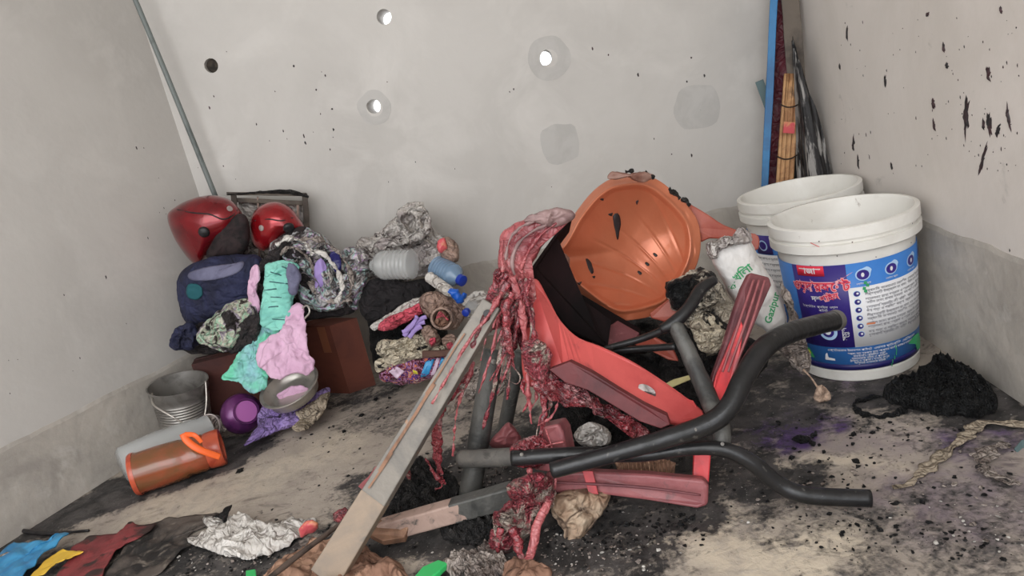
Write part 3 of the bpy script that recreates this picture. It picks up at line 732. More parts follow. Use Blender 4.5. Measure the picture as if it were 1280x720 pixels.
helmet_side([(312, 284), (316, 267), (328, 256), (345, 252), (362, 259), (373, 272), (380, 285), (370, 292), (354, 298), (342, 308), (328, 314), (316, 304)], 2.60, .09, M['helmet2'],
            'smaller bright red motorcycle helmet in front of the burnt wooden rack', [(340, 308), (350, 294), (366, 284), (382, 284), (384, 298), (370, 312), (348, 316)],
            (361, 285), (327, 285), [(352, 300), (366, 290), (380, 290), (376, 300), (362, 308)], [(318, 276), (336, 274), (352, 276), (366, 272)])
# ---- burnt rack behind the helmets
r = thing('wooden_rack', P(340, 330, 2.76), 'burnt rectangular wooden rack standing behind the red helmets', 'rack')
for a, b, w, t in (((286, 242), (382, 243), .012, .05), ((296, 250), (380, 254), .016, .02), ((381, 243), (387, 330), .020, .05), ((292, 243), (300, 330), .020, .05), ((372, 256), (376, 325), .008, .02), ((322, 246), (324, 325), .006, .02), ((300, 330), (388, 330), .018, .05)):
    beam('rail', P(a[0], a[1], 2.765), P(b[0], b[1], 2.765), w, t, M['rusttube'] if w < .01 else M['greybam'], r, amp=.002, n=8)
slab('back_panel', [(298, 252, 2.785), (378, 256, 2.785), (382, 328, 2.785), (303, 328, 2.785)], .006, M['palecloth'], r, bev=0)
ptube('charred_twig', [(284, 243, 2.73, 1.2), (330, 240, 2.73, 1.6), (362, 240, 2.73, 3), (386, 246, 2.73, 1.5)], M['char'], r, seg=6, n=26, amp=.004, nf=60)

# ---- cartons
def carton(name, A, B, C, h, m, label, group=None, tape=True):
    """A near corner, B left corner, C right corner on the floor"""
    root = thing(name, A, label, 'box', group); D = B + C - A
    vs = [A, B, D, C]; up = Vector((0, 0, h)); vs = vs + [v + up for v in vs]
    o = mk('body', vs, [(0, 1, 2, 3), (0, 1, 5, 4), (1, 2, 6, 5), (2, 3, 7, 6), (3, 0, 4, 7)], m, root, smooth=False)
    md = o.modifiers.new('s', 'SOLIDIFY'); md.thickness = .004; md.offset = -1
    u = Vector((0, 0, h)); e = Vector((0, 0, .003))
    mid = (A + C) / 2; mid2 = (B + D) / 2
    mk('flap', [A + u, A + (D - C) * .5 * .98 + u + e, C + (D - C) * .5 * .98 + u + e, C + u], [(0, 1, 2, 3)], m, root, smooth=False).modifiers.new('s', 'SOLIDIFY').thickness = .003
    mk('flap', [B + u, B + (A - B) * .49 + u + e, D + (A - B) * .49 + u + e, D + u], [(0, 1, 2, 3)], m, root, smooth=False).modifiers.new('s', 'SOLIDIFY').thickness = .003
    if tape:
        nB = (C - A).cross(Vector((0, 0, 1))).normalized()
        if nB.dot(CAM - A) < 0: nB = -nB
        a0 = A.lerp(B, .12); a1 = A.lerp(B, .3); n2 = (B - A).cross(Vector((0, 0, 1))).normalized()
        if n2.dot(CAM - A) < 0: n2 = -n2
        q = n2 * .0015
        mk('tape', [a0 + u * .62 + q, a1 + u * .62 + q, a1 + u + q, a0 + u + q], [(0, 1, 2, 3)], M['tape'], root, smooth=False).modifiers.new('s', 'SOLIDIFY').thickness = .0008
    return root
carton('cardboard_box', F(437, 492), F(385, 490), F(470, 481), .255, M['box'], 'brown cardboard box on the floor under the silver clothes')
_a, _c = F(266, 532), F(380, 502); _p = Vector((0, 0, 1)).cross(_c - _a).normalized() * .07
carton('cardboard_box', _a, _a + _p, _c, .235, M['box2'], 'long dark brown box on the floor behind the steel bucket')

# ---- left heap of bags and clothes
bag = thing('navy_bag', P(270, 400, 2.47), 'navy blue cloth bag with grey and teal patches below the helmets', 'bag')
bagb = crumple('body', [(232, 335), (262, 322), (300, 318), (325, 322), (335, 350), (322, 385), (300, 402), (262, 410), (234, 405), (222, 375), (222, 350)], 2.52, .09, M['navy'], bag, amp=.006, freq=7, jag=1)
DG = lambda: bpy.context.evaluated_depsgraph_get()
def bvh(o):
    me = o.data; mw = o.matrix_basis
    off = Vector()
    return BVHTree.FromPolygons([v.co + off for v in me.vertices], [tuple(p.vertices) for p in me.polygons])
def hit(tree, px, py):
    d = ray(px, py); h = tree.ray_cast(CAM, d.normalized()); return h[0], h[1]
def decal(name, outline, target, m, parent=None, th=.0015, step=None, n=60, smooth=True, rings=8, jag=.6):
    """thin patch lying on a surface"""
    t = bvh(target); ol = [Vector((x, y, 0)) for x, y in outline]
    b = catmull(ol, n, True) if smooth else resample(ol + [ol[0]], n, True)
    b = [p + noise.noise_vector(p * .3) * jag for p in b]
    c = sum(b, Vector()) / n; vs, fs = [], []
    last = hit(t, c.x, c.y)[0] or P(c.x, c.y, 2)
    def on(q, e):
        nonlocal last
        h, nn = hit(t, q.x, q.y)
        if h is None:
            Y = last.y; h = P(q.x, q.y, Y)
        last = h
        return h + (CAM - h).normalized() * e
    vs.append(on(c, th))
    for k in range(1, rings + 1):
        for q in b: vs.append(on(c.lerp(q, k / rings), th if k < rings else th * .2))
    for j in range(n): fs.append((0, 1 + j, 1 + (j + 1) % n))
    for k in range(rings - 1):
        a = 1 + k * n
        for j in range(n): fs.append((a + j, a + n + j, a + n + (j + 1) % n, a + (j + 1) % n))
    o = mk(name, vs, fs, m, parent); sd = o.modifiers.new('s', 'SOLIDIFY'); sd.thickness = th; sd.offset = -1
    return o
decal('fabric_patch', [(238, 341), (262, 334), (292, 330), (305, 328), (298, 340), (270, 349), (240, 350)], bagb, M['greypatch'], bag, th=.003)['label'] = 'grey fabric patch'
decal('fabric_patch', [(236, 356), (250, 357), (253, 368), (245, 374), (235, 370)], bagb, M['tealpatch'], bag, th=.003)['label'] = 'dark teal fabric patch'
def cloth(name, label, ol, Y, T, m, cat='clothes', group=None, **k):
    o = crumple(name, ol, Y, T, m, **k); tag(o, label, cat, group); return o
G1 = 'clothes heaped on the boxes'
cloth('crumpled_clothes', 'silvery grey crumpled clothes with lilac bits heaped on the brown box', [(345, 300), (372, 286), (398, 290), (420, 312), (442, 330), (452, 352), (440, 372), (425, 385), (395, 388), (378, 380), (352, 350), (335, 320)], 2.50, .085, M['silvercloth'], group=G1, amp=.03, freq=13, slope=.12, jag=2.5, N=180, rings=36)
cloth('charred_garment', 'charred dark brown garment lying over the silver clothes below the small helmet', [(330, 322), (344, 308), (356, 299), (372, 298), (385, 318), (392, 350), (382, 366), (362, 352), (348, 334), (334, 345), (326, 378), (316, 350)], 2.46, .04, M['darkcloth'], group=G1, amp=.02, freq=16, slope=.1, jag=3)
cloth('pink_cloth_strip', 'narrow pale pink cloth strip between the navy bag and the aqua cloth', [(313, 338), (322, 330), (326, 345), (321, 362), (326, 385), (318, 392), (309, 372)], 2.375, .02, M['pink'], group=G1, amp=.008, freq=16, N=70, rings=12)
aq = thing('printed_cloth', P(345, 400, 2.35), 'aqua printed cloth hanging down the middle of the left heap', 'cloth', G1)
aqb = crumple('drape', [(333, 330), (350, 326), (372, 330), (372, 350), (366, 380), (368, 400), (352, 412), (330, 410), (324, 396), (328, 370), (330, 350)], 2.36, .02, M['aqua'], aq, amp=.010, freq=11, slope=.12, st=(.4, .4, 1.5))
gr = cloth('mint_cloth', 'mint green and pale blue cloth hanging over the dark brown box', [(325, 400), (345, 402), (350, 420), (340, 445), (338, 465), (330, 485), (316, 490), (300, 480), (277, 474), (288, 460), (300, 440), (312, 420)], 2.30, .018, M['green'], cat='cloth', group=G1, amp=.014, freq=11, jag=2.5, slope=.14)
pk = cloth('pink_cloth', 'smooth pale pink cloth hanging beside the aqua cloth above the steel bowl', [(368, 378), (378, 382), (382, 410), (386, 440), (392, 452), (388, 468), (368, 466), (345, 474), (328, 462), (320, 445), (330, 425), (350, 412), (358, 395)], 2.265, .018, M['pink'], cat='cloth', group=G1, amp=.012, freq=9, jag=2.5, slope=.14)
_hf = thing('folded_hems', P(405, 345, 2.42), 'pale curled hems and folds standing out of the silver clothes', 'hem')
for i, pix in enumerate([[(372, 300), (400, 300), (425, 318), (440, 345), (436, 372)], [(380, 312), (402, 316), (420, 335), (428, 360), (420, 378)], [(385, 352), (400, 368), (420, 378), (440, 374)], [(345, 306), (362, 298), (378, 302), (392, 318)], [(350, 318), (366, 310), (384, 322), (392, 342), (390, 362)], [(398, 325), (410, 340), (412, 360), (402, 372)]]):
    ptube('fold', [(x, y, 2.405 + .002 * i, 1.7 + (j % 2) * .8) for j, (x, y) in enumerate(pix)], M['whitecloth'] if i % 2 else M['greycloth'], _hf, seg=9, flat=.5, n=44, amp=.010, nf=32, seed=i)
cloth('lilac_cloth_piece', 'lilac smooth cloth piece framed by the silver clothes folds', [(394, 330), (402, 322), (408, 336), (406, 356), (396, 362), (392, 348)], 2.41, .012, M['ribbon'], cat='cloth', group=G1, amp=.006, N=60, rings=10)
cloth('blue_cloth_piece', 'small deep blue cloth piece at the top right of the silver clothes', [(412, 318), (420, 314), (426, 326), (424, 340), (416, 336)], 2.415, .012, M['lnavy'], cat='cloth', group=G1, amp=.006, N=60, rings=10)
cloth('lilac_rag', 'small lilac grey rag hanging beside the top of the aqua cloth', [(360, 330), (372, 335), (376, 352), (368, 368), (360, 362)], 2.33, .02, M['greypatch'], group=G1, amp=.006, N=60, rings=10)
cloth('pale_green_clothes', 'pale green and beige crumpled clothes lying below the navy bag', [(248, 412), (262, 398), (285, 380), (305, 373), (320, 378), (322, 392), (312, 412), (300, 430), (282, 440), (262, 434), (246, 426)], 2.36, .05, M['palegreen'], group=G1, amp=.022, freq=13, slope=.10)
cloth('black_rag', 'black charred rag under the pale green clothes', [(285, 425), (305, 400), (322, 392), (328, 405), (318, 428), (300, 440), (286, 440)], 2.33, .03, M['darkcloth'], group=G1, amp=.016, N=80, rings=14)
cloth('navy_rag', 'small dark navy crumpled rag against the left wall on the long box', [(216, 415), (228, 405), (242, 404), (250, 420), (246, 434), (228, 438), (212, 434)], 2.42, .04, M['navy'], group=G1, amp=.02, freq=18, N=80, rings=14)
cloth('dark_cloth_base', 'dark scorched cloth spread over both boxes under the other clothes', [(215, 425), (250, 400), (300, 390), (345, 370), (400, 378), (440, 378), (440, 392), (400, 398), (350, 412), (330, 440), (290, 440), (240, 442)], 2.50, .05, M['darkcloth'], group=G1, amp=.02)
# prints on the aqua cloth
for (x0, y0, x1, y1) in ((338, 340, 352, 344), (336, 352, 362, 355), (338, 371, 352, 372), (335, 384, 348, 383), (340, 399, 356, 400), (352, 333, 366, 338), (330, 363, 346, 361)):
    decal('print_line', [(x0, y0 - .6), (x1, y1 - .6), (x1, y1 + .6), (x0, y0 + .6)], aqb, M['ink'], aq, th=.0006, n=24, rings=2, smooth=False, jag=.5)
ptube('silver_loop', [(378, 385, 2.26, 1.2), (384, 382, 2.25, 1.2), (387, 390, 2.24, 1.2), (381, 398, 2.245, 1.2)], M['steel'], aq, seg=6)['label'] = 'thin curled metal loop'

# ---- steel bucket, jars, pot, bowl at lower left
def Fz(px, py, z): return F(px, py, z)
def jarlike(name, A, B, prof, m, label, cat, seg=40, **k): ...
sb_base = F(238, 549); sb_top = P(222, 479, sb_base.y - .02)
r = thing('steel_bucket', sb_base, 'ribbed stainless steel bucket against the left wall', 'bucket')
ax = sb_top - sb_base; H = ax.length; k = mpp(sb_top)
R = 36.5 * k
pr = [(0, 1e-4), (0, R * .74), (.01, R * .76)]
for i in range(9):
    f = .35 + .42 * i / 9; pr += [(H * f, R * (.76 + .18 * f)), (H * (f + .018), R * (.785 + .18 * f)), (H * (f + .036), R * (.76 + .18 * f))]
pr += [(H * .82, R * .92), (H * .86, R * .94), (H * .88, R * .97), (H * .98, R * .98), (H, R * 1.0), (H * 1.005, R * 1.0), (H * 1.0, R * .95), (H * .85, R * .90), (.012, R * .70), (.010, 1e-4)]
lathe('body', pr, sb_base, ax, M['steeldull'], r, seg=56)
ptube('handle', [(190, 492, sb_base.y - .06, 1.3), (192, 506, sb_base.y - .14, 1.3), (214, 520, sb_base.y - .17, 1.3), (238, 533, sb_base.y - .15, 1.3), (252, 530, sb_base.y - .10, 1.3), (258, 505, sb_base.y - .06, 1.3), (257, 476, sb_base.y - .03, 1.3)], M['steel'], r, seg=8)['label'] = 'thin wire handle hanging down'
# clear jar lying behind the amber jar
a = F(152, 583, .075); b = F(262, 533, .075); L = (b - a).length; k = mpp(a)
r = thing('clear_jar', F(205, 575), 'clear plastic jar lying against the left wall behind the orange jar', 'jar')
lathe('body', [(0, 1e-4), (0, 20 * k), (.01, 24 * k), (L * .4, 24 * k), (L * .8, 20 * k), (L * .9, 17 * k), (L, 17 * k), (L, 15 * k), (L * .8, 18 * k), (.012, 22 * k), (.01, 1e-4)], a, b - a, M['clear'], r, seg=36)
ptube('mouth_ring', [(262 + 13 * math.cos(t), 533 + 15 * math.sin(t), b.y, 1.2) for t in [i * 6.283 / 16 for i in range(17)]], M['badge'], r, seg=6, n=32, cap=False)
# amber jar
a = F(168, 593, .062); b = F(278, 558, .058); ax = b - a; L = ax.length; k = mpp(a)
r = thing('orange_jar', F(215, 600), 'orange translucent plastic jar lying on its side by the left wall', 'jar')
lathe('body', [(0, 1e-4), (.003, 20 * k), (.0, 25 * k), (.010, 26.5 * k), (.02, 25.5 * k), (L * .3, 26 * k), (L * .55, 25.5 * k), (L * .60, 23.5 * k), (L * .64, 24.5 * k), (L * .80, 23 * k), (L * .84, 21 * k), (L * .84, 1e-4)], a, ax, M['amber'], r, seg=48, amp=.002, nf=25)
lathe('lid', [(L * .82, 1e-4), (L * .82, 22.5 * k), (L * .85, 23.5 * k), (L * .97, 24 * k), (L * 1.0, 23 * k), (L * 1.0, 18 * k), (L * .98, 17 * k), (L * .98, 1e-4)], a, ax, M['orangelid'], r, seg=48)['label'] = 'glossy orange screw lid'
lathe('rim_band', [(-.004, 1e-4), (-.004, 26 * k), (.003, 27.3 * k), (.010, 27 * k), (.010, 1e-4)], a, ax, M['orangelid'], r, seg=48)
ya = (a.y + b.y) / 2 - .07
ptube('strap', [(229, 542, ya, 4.5), (234, 551, ya - .01, 4.5), (246, 560, ya - .015, 4.5), (260, 566, ya - .01, 4.2), (275, 571, ya, 4)], M['strap'], r, seg=10, flat=.35)['label'] = 'bright orange carrying strap'
ptube('strap_loop', [(231, 543, ya, 3), (243, 544, ya - .01, 3), (252, 553, ya - .01, 2.5)], M['strap'], r, seg=10, flat=.35)
# purple pot
c = P(302, 517, 2.33); k = mpp(c); axd = (P(318, 509, 2.24) - c).normalized()
base = c - axd * 18 * k
r = thing('purple_pot', F(302, 545), 'small round purple metal pot tipped on its side by the bowl', 'pot')
lathe('body', [(-25 * k * math.cos(t), 25.5 * k * math.sin(t)) for t in [i * math.pi / 24 for i in range(1, 17)]] + [(16 * k, 15.5 * k), (19 * k, 15 * k), (20 * k, 16 * k), (20 * k, 14 * k), (16 * k, 13 * k), (6 * k, 12.5 * k), (4 * k, 1e-4)], c, axd, M['purple'], r, seg=44)
lathe('inside', [(8 * k, 1e-4), (8 * k, 9 * k), (12 * k, 12 * k), (18 * k, 13.4 * k), (18.5 * k, 13.2 * k)], c, axd, M['purplein'], r, seg=36)['label'] = 'pale violet inside of the pot'
# steel bowl
c = P(365, 488, 2.27); k = mpp(c); nb = (CAM - c).normalized() * .30 + Vector((-.22, -.1, .95)); nb.normalize()
r = thing('steel_bowl', c - nb * .03, 'shallow stainless steel bowl tilted on the lilac cloth', 'bowl')
lathe('body', [(-10 * k, 1e-4), (-10 * k, 27 * k), (-7 * k, 32 * k), (2 * k, 34 * k), (6 * k, 35.5 * k), (8 * k, 39 * k), (9.5 * k, 38.5 * k), (8 * k, 34.5 * k), (2 * k, 32.5 * k), (-5 * k, 30 * k), (-7 * k, 25 * k), (-7 * k, 1e-4)], c, nb, M['steel'], r, seg=56)
o = crumple('pink_rag', [(345, 494), (362, 484), (380, 482), (388, 488), (378, 497), (356, 502)], 2.28, .012, M['pink'], None, amp=.005, N=60, rings=8)
tag(o, 'pale pink rag lying inside the steel bowl', 'cloth')
cloth('lilac_cloth', 'lilac cloth with scorched spots spread on the floor under the bowl', [(330, 505), (352, 500), (385, 495), (408, 484), (412, 492), (398, 508), (385, 518), (372, 532), (345, 540), (318, 552), (304, 556), (320, 535), (322, 518)], 2.28, .035, M['lilac'], cat='cloth', amp=.016, freq=13, slope=.28)
cloth('beige_cloth', 'beige and black burnt cloth scrap at the right of the lilac cloth', [(368, 515), (385, 506), (405, 492), (413, 490), (406, 512), (392, 530), (374, 540), (366, 534), (374, 525)], 2.24, .02, M['beige'], cat='cloth', amp=.010, freq=15, slope=.25, N=80, rings=14)
cloth('dusty_rag', 'small dusty grey rag between the steel bucket and the purple pot', [(240, 530), (262, 520), (280, 524), (284, 535), (270, 545), (250, 546)], 2.30, .02, M['greycloth'], cat='cloth', amp=.012, N=60, rings=10)
# ---- middle heap against the back wall
G2 = 'rubbish heaped in the middle of the back wall'
cloth('crumpled_sheet', 'pale crumpled plastic sheet peaking above the middle heap', [(448, 300), (470, 292), (492, 272), (505, 256), (520, 252), (530, 262), (536, 282), (548, 292), (566, 302), (572, 318), (560, 332), (530, 345), (505, 352), (480, 345), (458, 350), (446, 335), (442, 318)], 2.58, .07, M['palecloth'], cat='sheet', group=G2, amp=.035, freq=12, slope=.10, jag=3, N=190, rings=38)
cloth('scorched_edge_sheet', 'scorched brown edged sheet folded along the top of the pale sheet', [(495, 268), (508, 258), (522, 252), (534, 264), (538, 284), (528, 300), (500, 306), (478, 312), (468, 304), (490, 296), (505, 284)], 2.50, .035, M['palecloth'], cat='sheet', group=G2, amp=.026, freq=17, slope=.1, jag=2.5)
cloth('grey_clothes', 'grey white burnt clothes sagging between the brown box and the clear bottle', [(424, 316), (442, 308), (458, 318), (462, 340), (455, 362), (448, 385), (436, 384), (430, 362), (428, 340)], 2.48, .05, M['silvercloth'], cat='clothes', group=G2, amp=.025, freq=14, jag=2)
cloth('black_cloth_bag', 'black cloth bag with a dark red side in the middle heap', [(455, 358), (478, 345), (505, 352), (535, 348), (545, 360), (530, 378), (500, 392), (478, 405), (462, 402), (450, 388)], 2.47, .06, M['blackcloth'], cat='bag', group=G2, amp=.014, freq=9)
cloth('black_cloth', 'black scorched cloth behind the rosy cloth beside the brown box', [(462, 395), (490, 398), (540, 390), (560, 420), (540, 450), (500, 470), (476, 470), (466, 450), (462, 420)], 2.52, .05, M['charblack'], cat='cloth', group=G2, amp=.02)
cloth('rosy_cloth', 'rosy pink cloth rolled beside the black bag', [(472, 408), (485, 396), (505, 388), (526, 378), (534, 384), (526, 394), (505, 404), (490, 412), (476, 414)], 2.36, .022, M['rosy'], cat='cloth', group=G2, amp=.012, freq=18, N=90, rings=16)
cloth('white_hem', 'thin white cloth hem along the top of the rosy cloth', [(462, 406), (480, 396), (500, 382), (524, 372), (530, 378), (505, 390), (484, 402), (468, 412)], 2.38, .012, M['whitecloth'], cat='cloth', group=G2, amp=.006, N=70, rings=8)
def bottle(A, B, rpx, label, m=M['clear'], cap=M['cap'], group='plastic bottles in the middle heap', neck=.75):
    a, b = Vector(A), Vector(B); k = mpp(a); L = (b - a).length; R = rpx * k
    r = thing('plastic_bottle', a, label, 'bottle', group)
    pr = [(0, 1e-4), (.003, R * .8), (.008, R)]
    for i in range(6): f = .1 + i * .09; pr += [(L * f, R), (L * (f + .03), R * .95), (L * (f + .06), R)]
    pr += [(L * .68, R), (L * neck, R * .85), (L * .87, R * .4), (L * .95, R * .36)]
    lathe('body', pr, a, b - a, m, r, seg=30)
    if cap: lathe('cap', [(L * .9, 1e-4), (L * .9, R * .46), (L * 1.02, R * .46), (L * 1.03, R * .4), (L * 1.03, 1e-4)], a, b - a, cap, r, seg=20)
    return r
bottle(P(518, 330, 2.40), P(462, 332, 2.46), 19, 'large clear plastic bottle lying under the pale crumpled sheet', m=M['clear'], cap=None, neck=.8)
bottle(P(545, 333, 2.46), P(578, 351, 2.36), 15, 'bluish plastic bottle with a round blue cap beneath the red scrap', m=M['clearblue'])
bottle(P(535, 345, 2.40), P(572, 372, 2.28), 7, 'slim plastic bottle with a bright blue cap in front of the bluish bottle', m=M['whitecloth'], cap=M['capb'])
bottle(P(600, 372, 2.42), P(582, 391, 2.30), 10, 'clear plastic bottle with a small blue cap by the white bag', m=M['clear'])
o = ptube('blue_plastic_wrap', [(562, 362, 2.26, 4), (570, 368, 2.255, 6), (577, 374, 2.26, 5), (580, 366, 2.27, 2)], M['capb'], seg=10, amp=.008, nf=60); tag(o, 'crumpled bright blue plastic wrap on the slim bottle', 'wrapper')
cloth('red_scrap', 'small bright red scrap beside the pale crumpled sheet', [(547, 302), (556, 299), (560, 308), (554, 316), (547, 312)], 2.44, .015, M['coral'], cat='scrap', amp=.006, N=50, rings=8)
cloth('clear_cup', 'dusty pale cup and brown rag at the right tip of the middle heap', [(555, 298), (568, 300), (574, 312), (572, 326), (560, 330), (552, 318)], 2.46, .03, M['taupe'], cat='cup', amp=.012, N=60, rings=10)
cloth('white_sack', 'crumpled white plastic bag behind the red square tube', [(582, 372), (596, 364), (612, 366), (622, 380), (612, 396), (600, 410), (586, 402), (576, 386)], 2.36, .035, M['whitecloth'], cat='bag', amp=.012)
cloth('taupe_bag', 'greyish taupe plastic bag wrapped round the brown roll', [(525, 372), (542, 364), (565, 372), (582, 385), (580, 398), (572, 410), (560, 412), (540, 400), (528, 388)], 2.34, .04, M['taupe'], cat='bag', group=G2, amp=.014, freq=12)
# brown roll with open end
c = P(552, 398, 2.26); k = mpp(c); axd = (CAM - c).normalized() + Vector((-.2, 0, .1))
r = thing('paper_roll', c, 'brown paper roll with an open round end stuffed with red threads', 'roll')
lathe('tube_wall', [(-.06, 14 * k), (0, 14.5 * k), (.004, 14 * k), (.004, 11.5 * k), (0, 11 * k), (-.05, 11 * k), (-.06, 13.9 * k)], c, axd, M['taupe'], r, seg=30)
for i in range(5):
    ptube('thread', [(546 + i * 2, 398 - i, 2.24, 1), (550 + 2 * i, 390 + i * 2, 2.235, 1.1), (556 + i, 396 + i, 2.24, 1)], M['rosy'], r, seg=5, n=10)
cloth('roll_filling', 'crumpled brown paper inside the open roll end', [(544, 396), (552, 388), (561, 396), (560, 406), (550, 410), (543, 404)], 2.275, .02, M['cardboard'], cat='paper', amp=.01, N=50, rings=8)
for i, pts in enumerate([[(505, 418), (514, 408), (524, 400), (532, 396)], [(508, 412), (518, 404), (530, 402)], [(512, 422), (520, 410), (524, 396)]]):
    pass
r = thing('lilac_ribbon', P(516, 416, 2.28), 'lilac plastic ribbon looped under the brown roll', 'ribbon')
for pts in ([(505, 420), (514, 408), (524, 400), (533, 396)], [(506, 414), (518, 405), (531, 402)], [(512, 422), (519, 412), (527, 408)], [(503, 415), (511, 411), (518, 402), (521, 395)]):
    ptube('loop', [(x, y, 2.275 - i * .006, 3) for i, (x, y) in enumerate(pts)], M['ribbon'], r, seg=8, flat=.4, amp=.003, nf=50)
for i, (x, y) in enumerate([(541, 424), (562, 428), (536, 416)]):
    cloth('plastic_wad', 'taupe plastic wad with pink tip %s' % ['left of the two below the paper roll', 'right of the two below the paper roll', 'directly under the left edge of the paper roll'][i], [(x - 9, y - 6), (x + 2, y - 10), (x + 10, y - 2), (x + 8, y + 8), (x - 2, y + 9), (x - 9, y + 3)], 2.29, .02, M['taupe'] if i == 2 else M['taupe'], cat='wad', amp=.008, N=50, rings=8)
for (x, y) in ((541, 426), (562, 432)):
    o = cloth('pink_tip', 'rosy pink cap end on the taupe wad %s' % ('to the left' if x < 550 else 'to the right'), [(x - 4, y - 3), (x + 3, y - 4), (x + 5, y + 2), (x, y + 5), (x - 4, y + 3)], 2.255, .012, M['rosy'], cat='cap', amp=.003, N=30, rings=6)
for i, (ol, Y, lab) in enumerate([([(470, 432), (478, 424), (500, 424), (525, 416), (540, 424), (534, 436), (510, 442), (488, 446), (474, 444)], 2.33, 'folded cream cloth layers, the upper of two below the lilac ribbon'),
                            ([(470, 452), (490, 444), (520, 438), (545, 430), (556, 436), (548, 446), (520, 452), (490, 460), (472, 466)], 2.31, 'folded cream cloth layers, the lower of two just above the candy packet')]):
    cloth('folded_cloth', lab, ol, Y, .03, M['creamcloth'], cat='cloth', group=G2, amp=.016, freq=20, N=130, st=(.5, .5, 2), rings=20)
o = beam('wooden_stick', P(528, 443, 2.27), P(572, 440, 2.27), .022, .02, M['brown'], bev=.003, n=5, amp=.003); tag(o, 'short flat brown wooden piece above the candy packet', 'wood')
# candy coloured packet
r = thing('snack_packet', P(515, 478, 2.30), 'shiny multicoloured snack packet on the floor below the folded cloth', 'packet')
pb = crumple('wrapper', [(474, 462), (484, 456), (505, 452), (530, 446), (556, 444), (562, 452), (556, 468), (540, 474), (515, 480), (492, 480), (476, 474)], 2.31, .035, M['packet'], r, amp=.010, freq=16)
for nm_, ol, mm in (('blue_panel', [(532, 452), (544, 448), (535, 470), (525, 472)], 'packetblue'), ('white_panel', [(546, 447), (550, 447), (543, 470), (538, 471)], 'packetwhite'), ('blue_panel', [(552, 447), (557, 448), (550, 468), (545, 470)], 'packetblue'), ('pink_panel', [(486, 464), (496, 458), (506, 464), (496, 474)], 'packetwhite'), ('yellow_spot', [(516, 462), (521, 464), (523, 468), (517, 467)], 'packetyel')):
    decal(nm_, ol, pb, M[mm], r, th=.0008, n=24, rings=5, smooth=False, jag=.3)
cloth('pale_bag_on_floor', 'grey dusty sack lying on the floor behind the square tube', [(575, 470), (590, 462), (612, 455), (632, 458), (636, 480), (620, 496), (592, 500), (574, 492)], 2.05, .03, M['greycloth'], cat='sack', amp=.012, slope=.2)

# ---- paint buckets at the right
def paint_bucket(B, TOP, Rb, Rt, H, label, name='paint_bucket', detail=True):
    """open white plastic paint bucket; B base centre, TOP = axis direction"""
    r = thing(name, B, label, 'bucket', 'paint buckets by the right wall')
    ax = Vector(TOP).normalized()
    f = lambda z: Rb + (Rt - Rb) * (z / H)
    pr = [(0, 1e-4), (0, Rb * .97), (.004, Rb), (.028, Rb + .002), (.030, Rb - .001)]
    pr += [(.05, f(.05) - .001), (H * .84, f(H * .84) - .002), (H * .845, f(H * .84) + .012), (H * .85, f(H * .84) + .014), (H * .90, f(H * .9) + .013), (H * .905, f(H * .9) + .004), (H * .925, f(H * .92) + .004),
           (H * .93, Rt + .010), (H * .995, Rt + .010), (H * 1.0, Rt + .006), (H * 1.0, Rt - .002), (H * .98, Rt - .006)]
    body = lathe('body', pr + [(H * .5, f(H * .5) - .006), (.010, Rb - .006), (.008, 1e-4)], B, ax, M['white'], r, seg=96)
    for e in body.modifiers: e.split_angle = math.radians(40)
    return r, ax, f
def mkmap(B, ax, f, az0):
    u = Vector((math.cos(az0), math.sin(az0), 0)); u = (u - ax * u.dot(ax)).normalized(); s = ax.cross(u)   # s: to the right as seen by viewer facing u
    def mp(a, z, e=.0012):
        rr = f(z) + e; return B + ax * z + (u * math.cos(a) + s * math.sin(a)) * rr
    return mp
def band(name, mp, a0, a1, z0, z1, m, parent, e=.0012, th=.0008, na=None, zf0=None, zf1=None):
    na = na or max(2, int(abs(a1 - a0) / .06)); vs, fs = [], []
    for ee in (e, e - th):
        for i in range(na + 1):
            a = a0 + (a1 - a0) * i / na
            zz0 = zf0(a) if zf0 else z0; zz1 = zf1(a) if zf1 else z1
            vs += [mp(a, zz0, ee), mp(a, zz1, ee)]
    n2 = (na + 1) * 2
    for i in range(na):
        a = i * 2; fs.append((a, a + 2, a + 3, a + 1)); fs.append((n2 + a, n2 + a + 1, n2 + a + 3, n2 + a + 2))
        fs.append((a, a + 2, n2 + a + 2, n2 + a)); fs.append((a + 1, a + 3, n2 + a + 3, n2 + a + 1))
    return mk(name, vs, fs, m, parent)
def polyc(mp, ol, a0, z0, sa, sz, e, m, name, parent):
    N = len(ol); c = (sum(p[0] for p in ol) / N, sum(p[1] for p in ol) / N)
    vs = [mp(a0 + sa * c[0], z0 + sz * c[1], e)] + [mp(a0 + sa * x, z0 + sz * y, e) for x, y in ol]
    return (vs, [(0, 1 + k, 1 + (k + 1) % N) for k in range(N)])
def text_data(s, fn, size=1.0, offset=0.0, shear=0, align='CENTER', bold=0):
    """filled letters as flat triangles, mapped point by point through fn(x,y)"""
    cu = bpy.data.curves.new('t', 'FONT'); cu.body = s; cu.size = size; cu.align_x = align; cu.shear = shear; cu.offset = bold; cu.resolution_u = 3
    ob = bpy.data.objects.new('t', cu); COL.objects.link(ob); bpy.context.view_layer.update()
    me = bpy.data.meshes.new_from_object(ob.evaluated_get(bpy.context.evaluated_depsgraph_get()))
    vs = [fn(v.co.x, v.co.y) for v in me.vertices]; fs = [tuple(p.vertices) for p in me.polygons]
    w = (min((v.co.x for v in me.vertices), default=0), max((v.co.x for v in me.vertices), default=0))
    bpy.data.objects.remove(ob); bpy.data.meshes.remove(me); return vs, fs
def fix_normals_to(o):
    return o
random.seed(11)
HB = .412
BB = Vector((.868, 1.838, 0)); RT = .170; RBm = .146
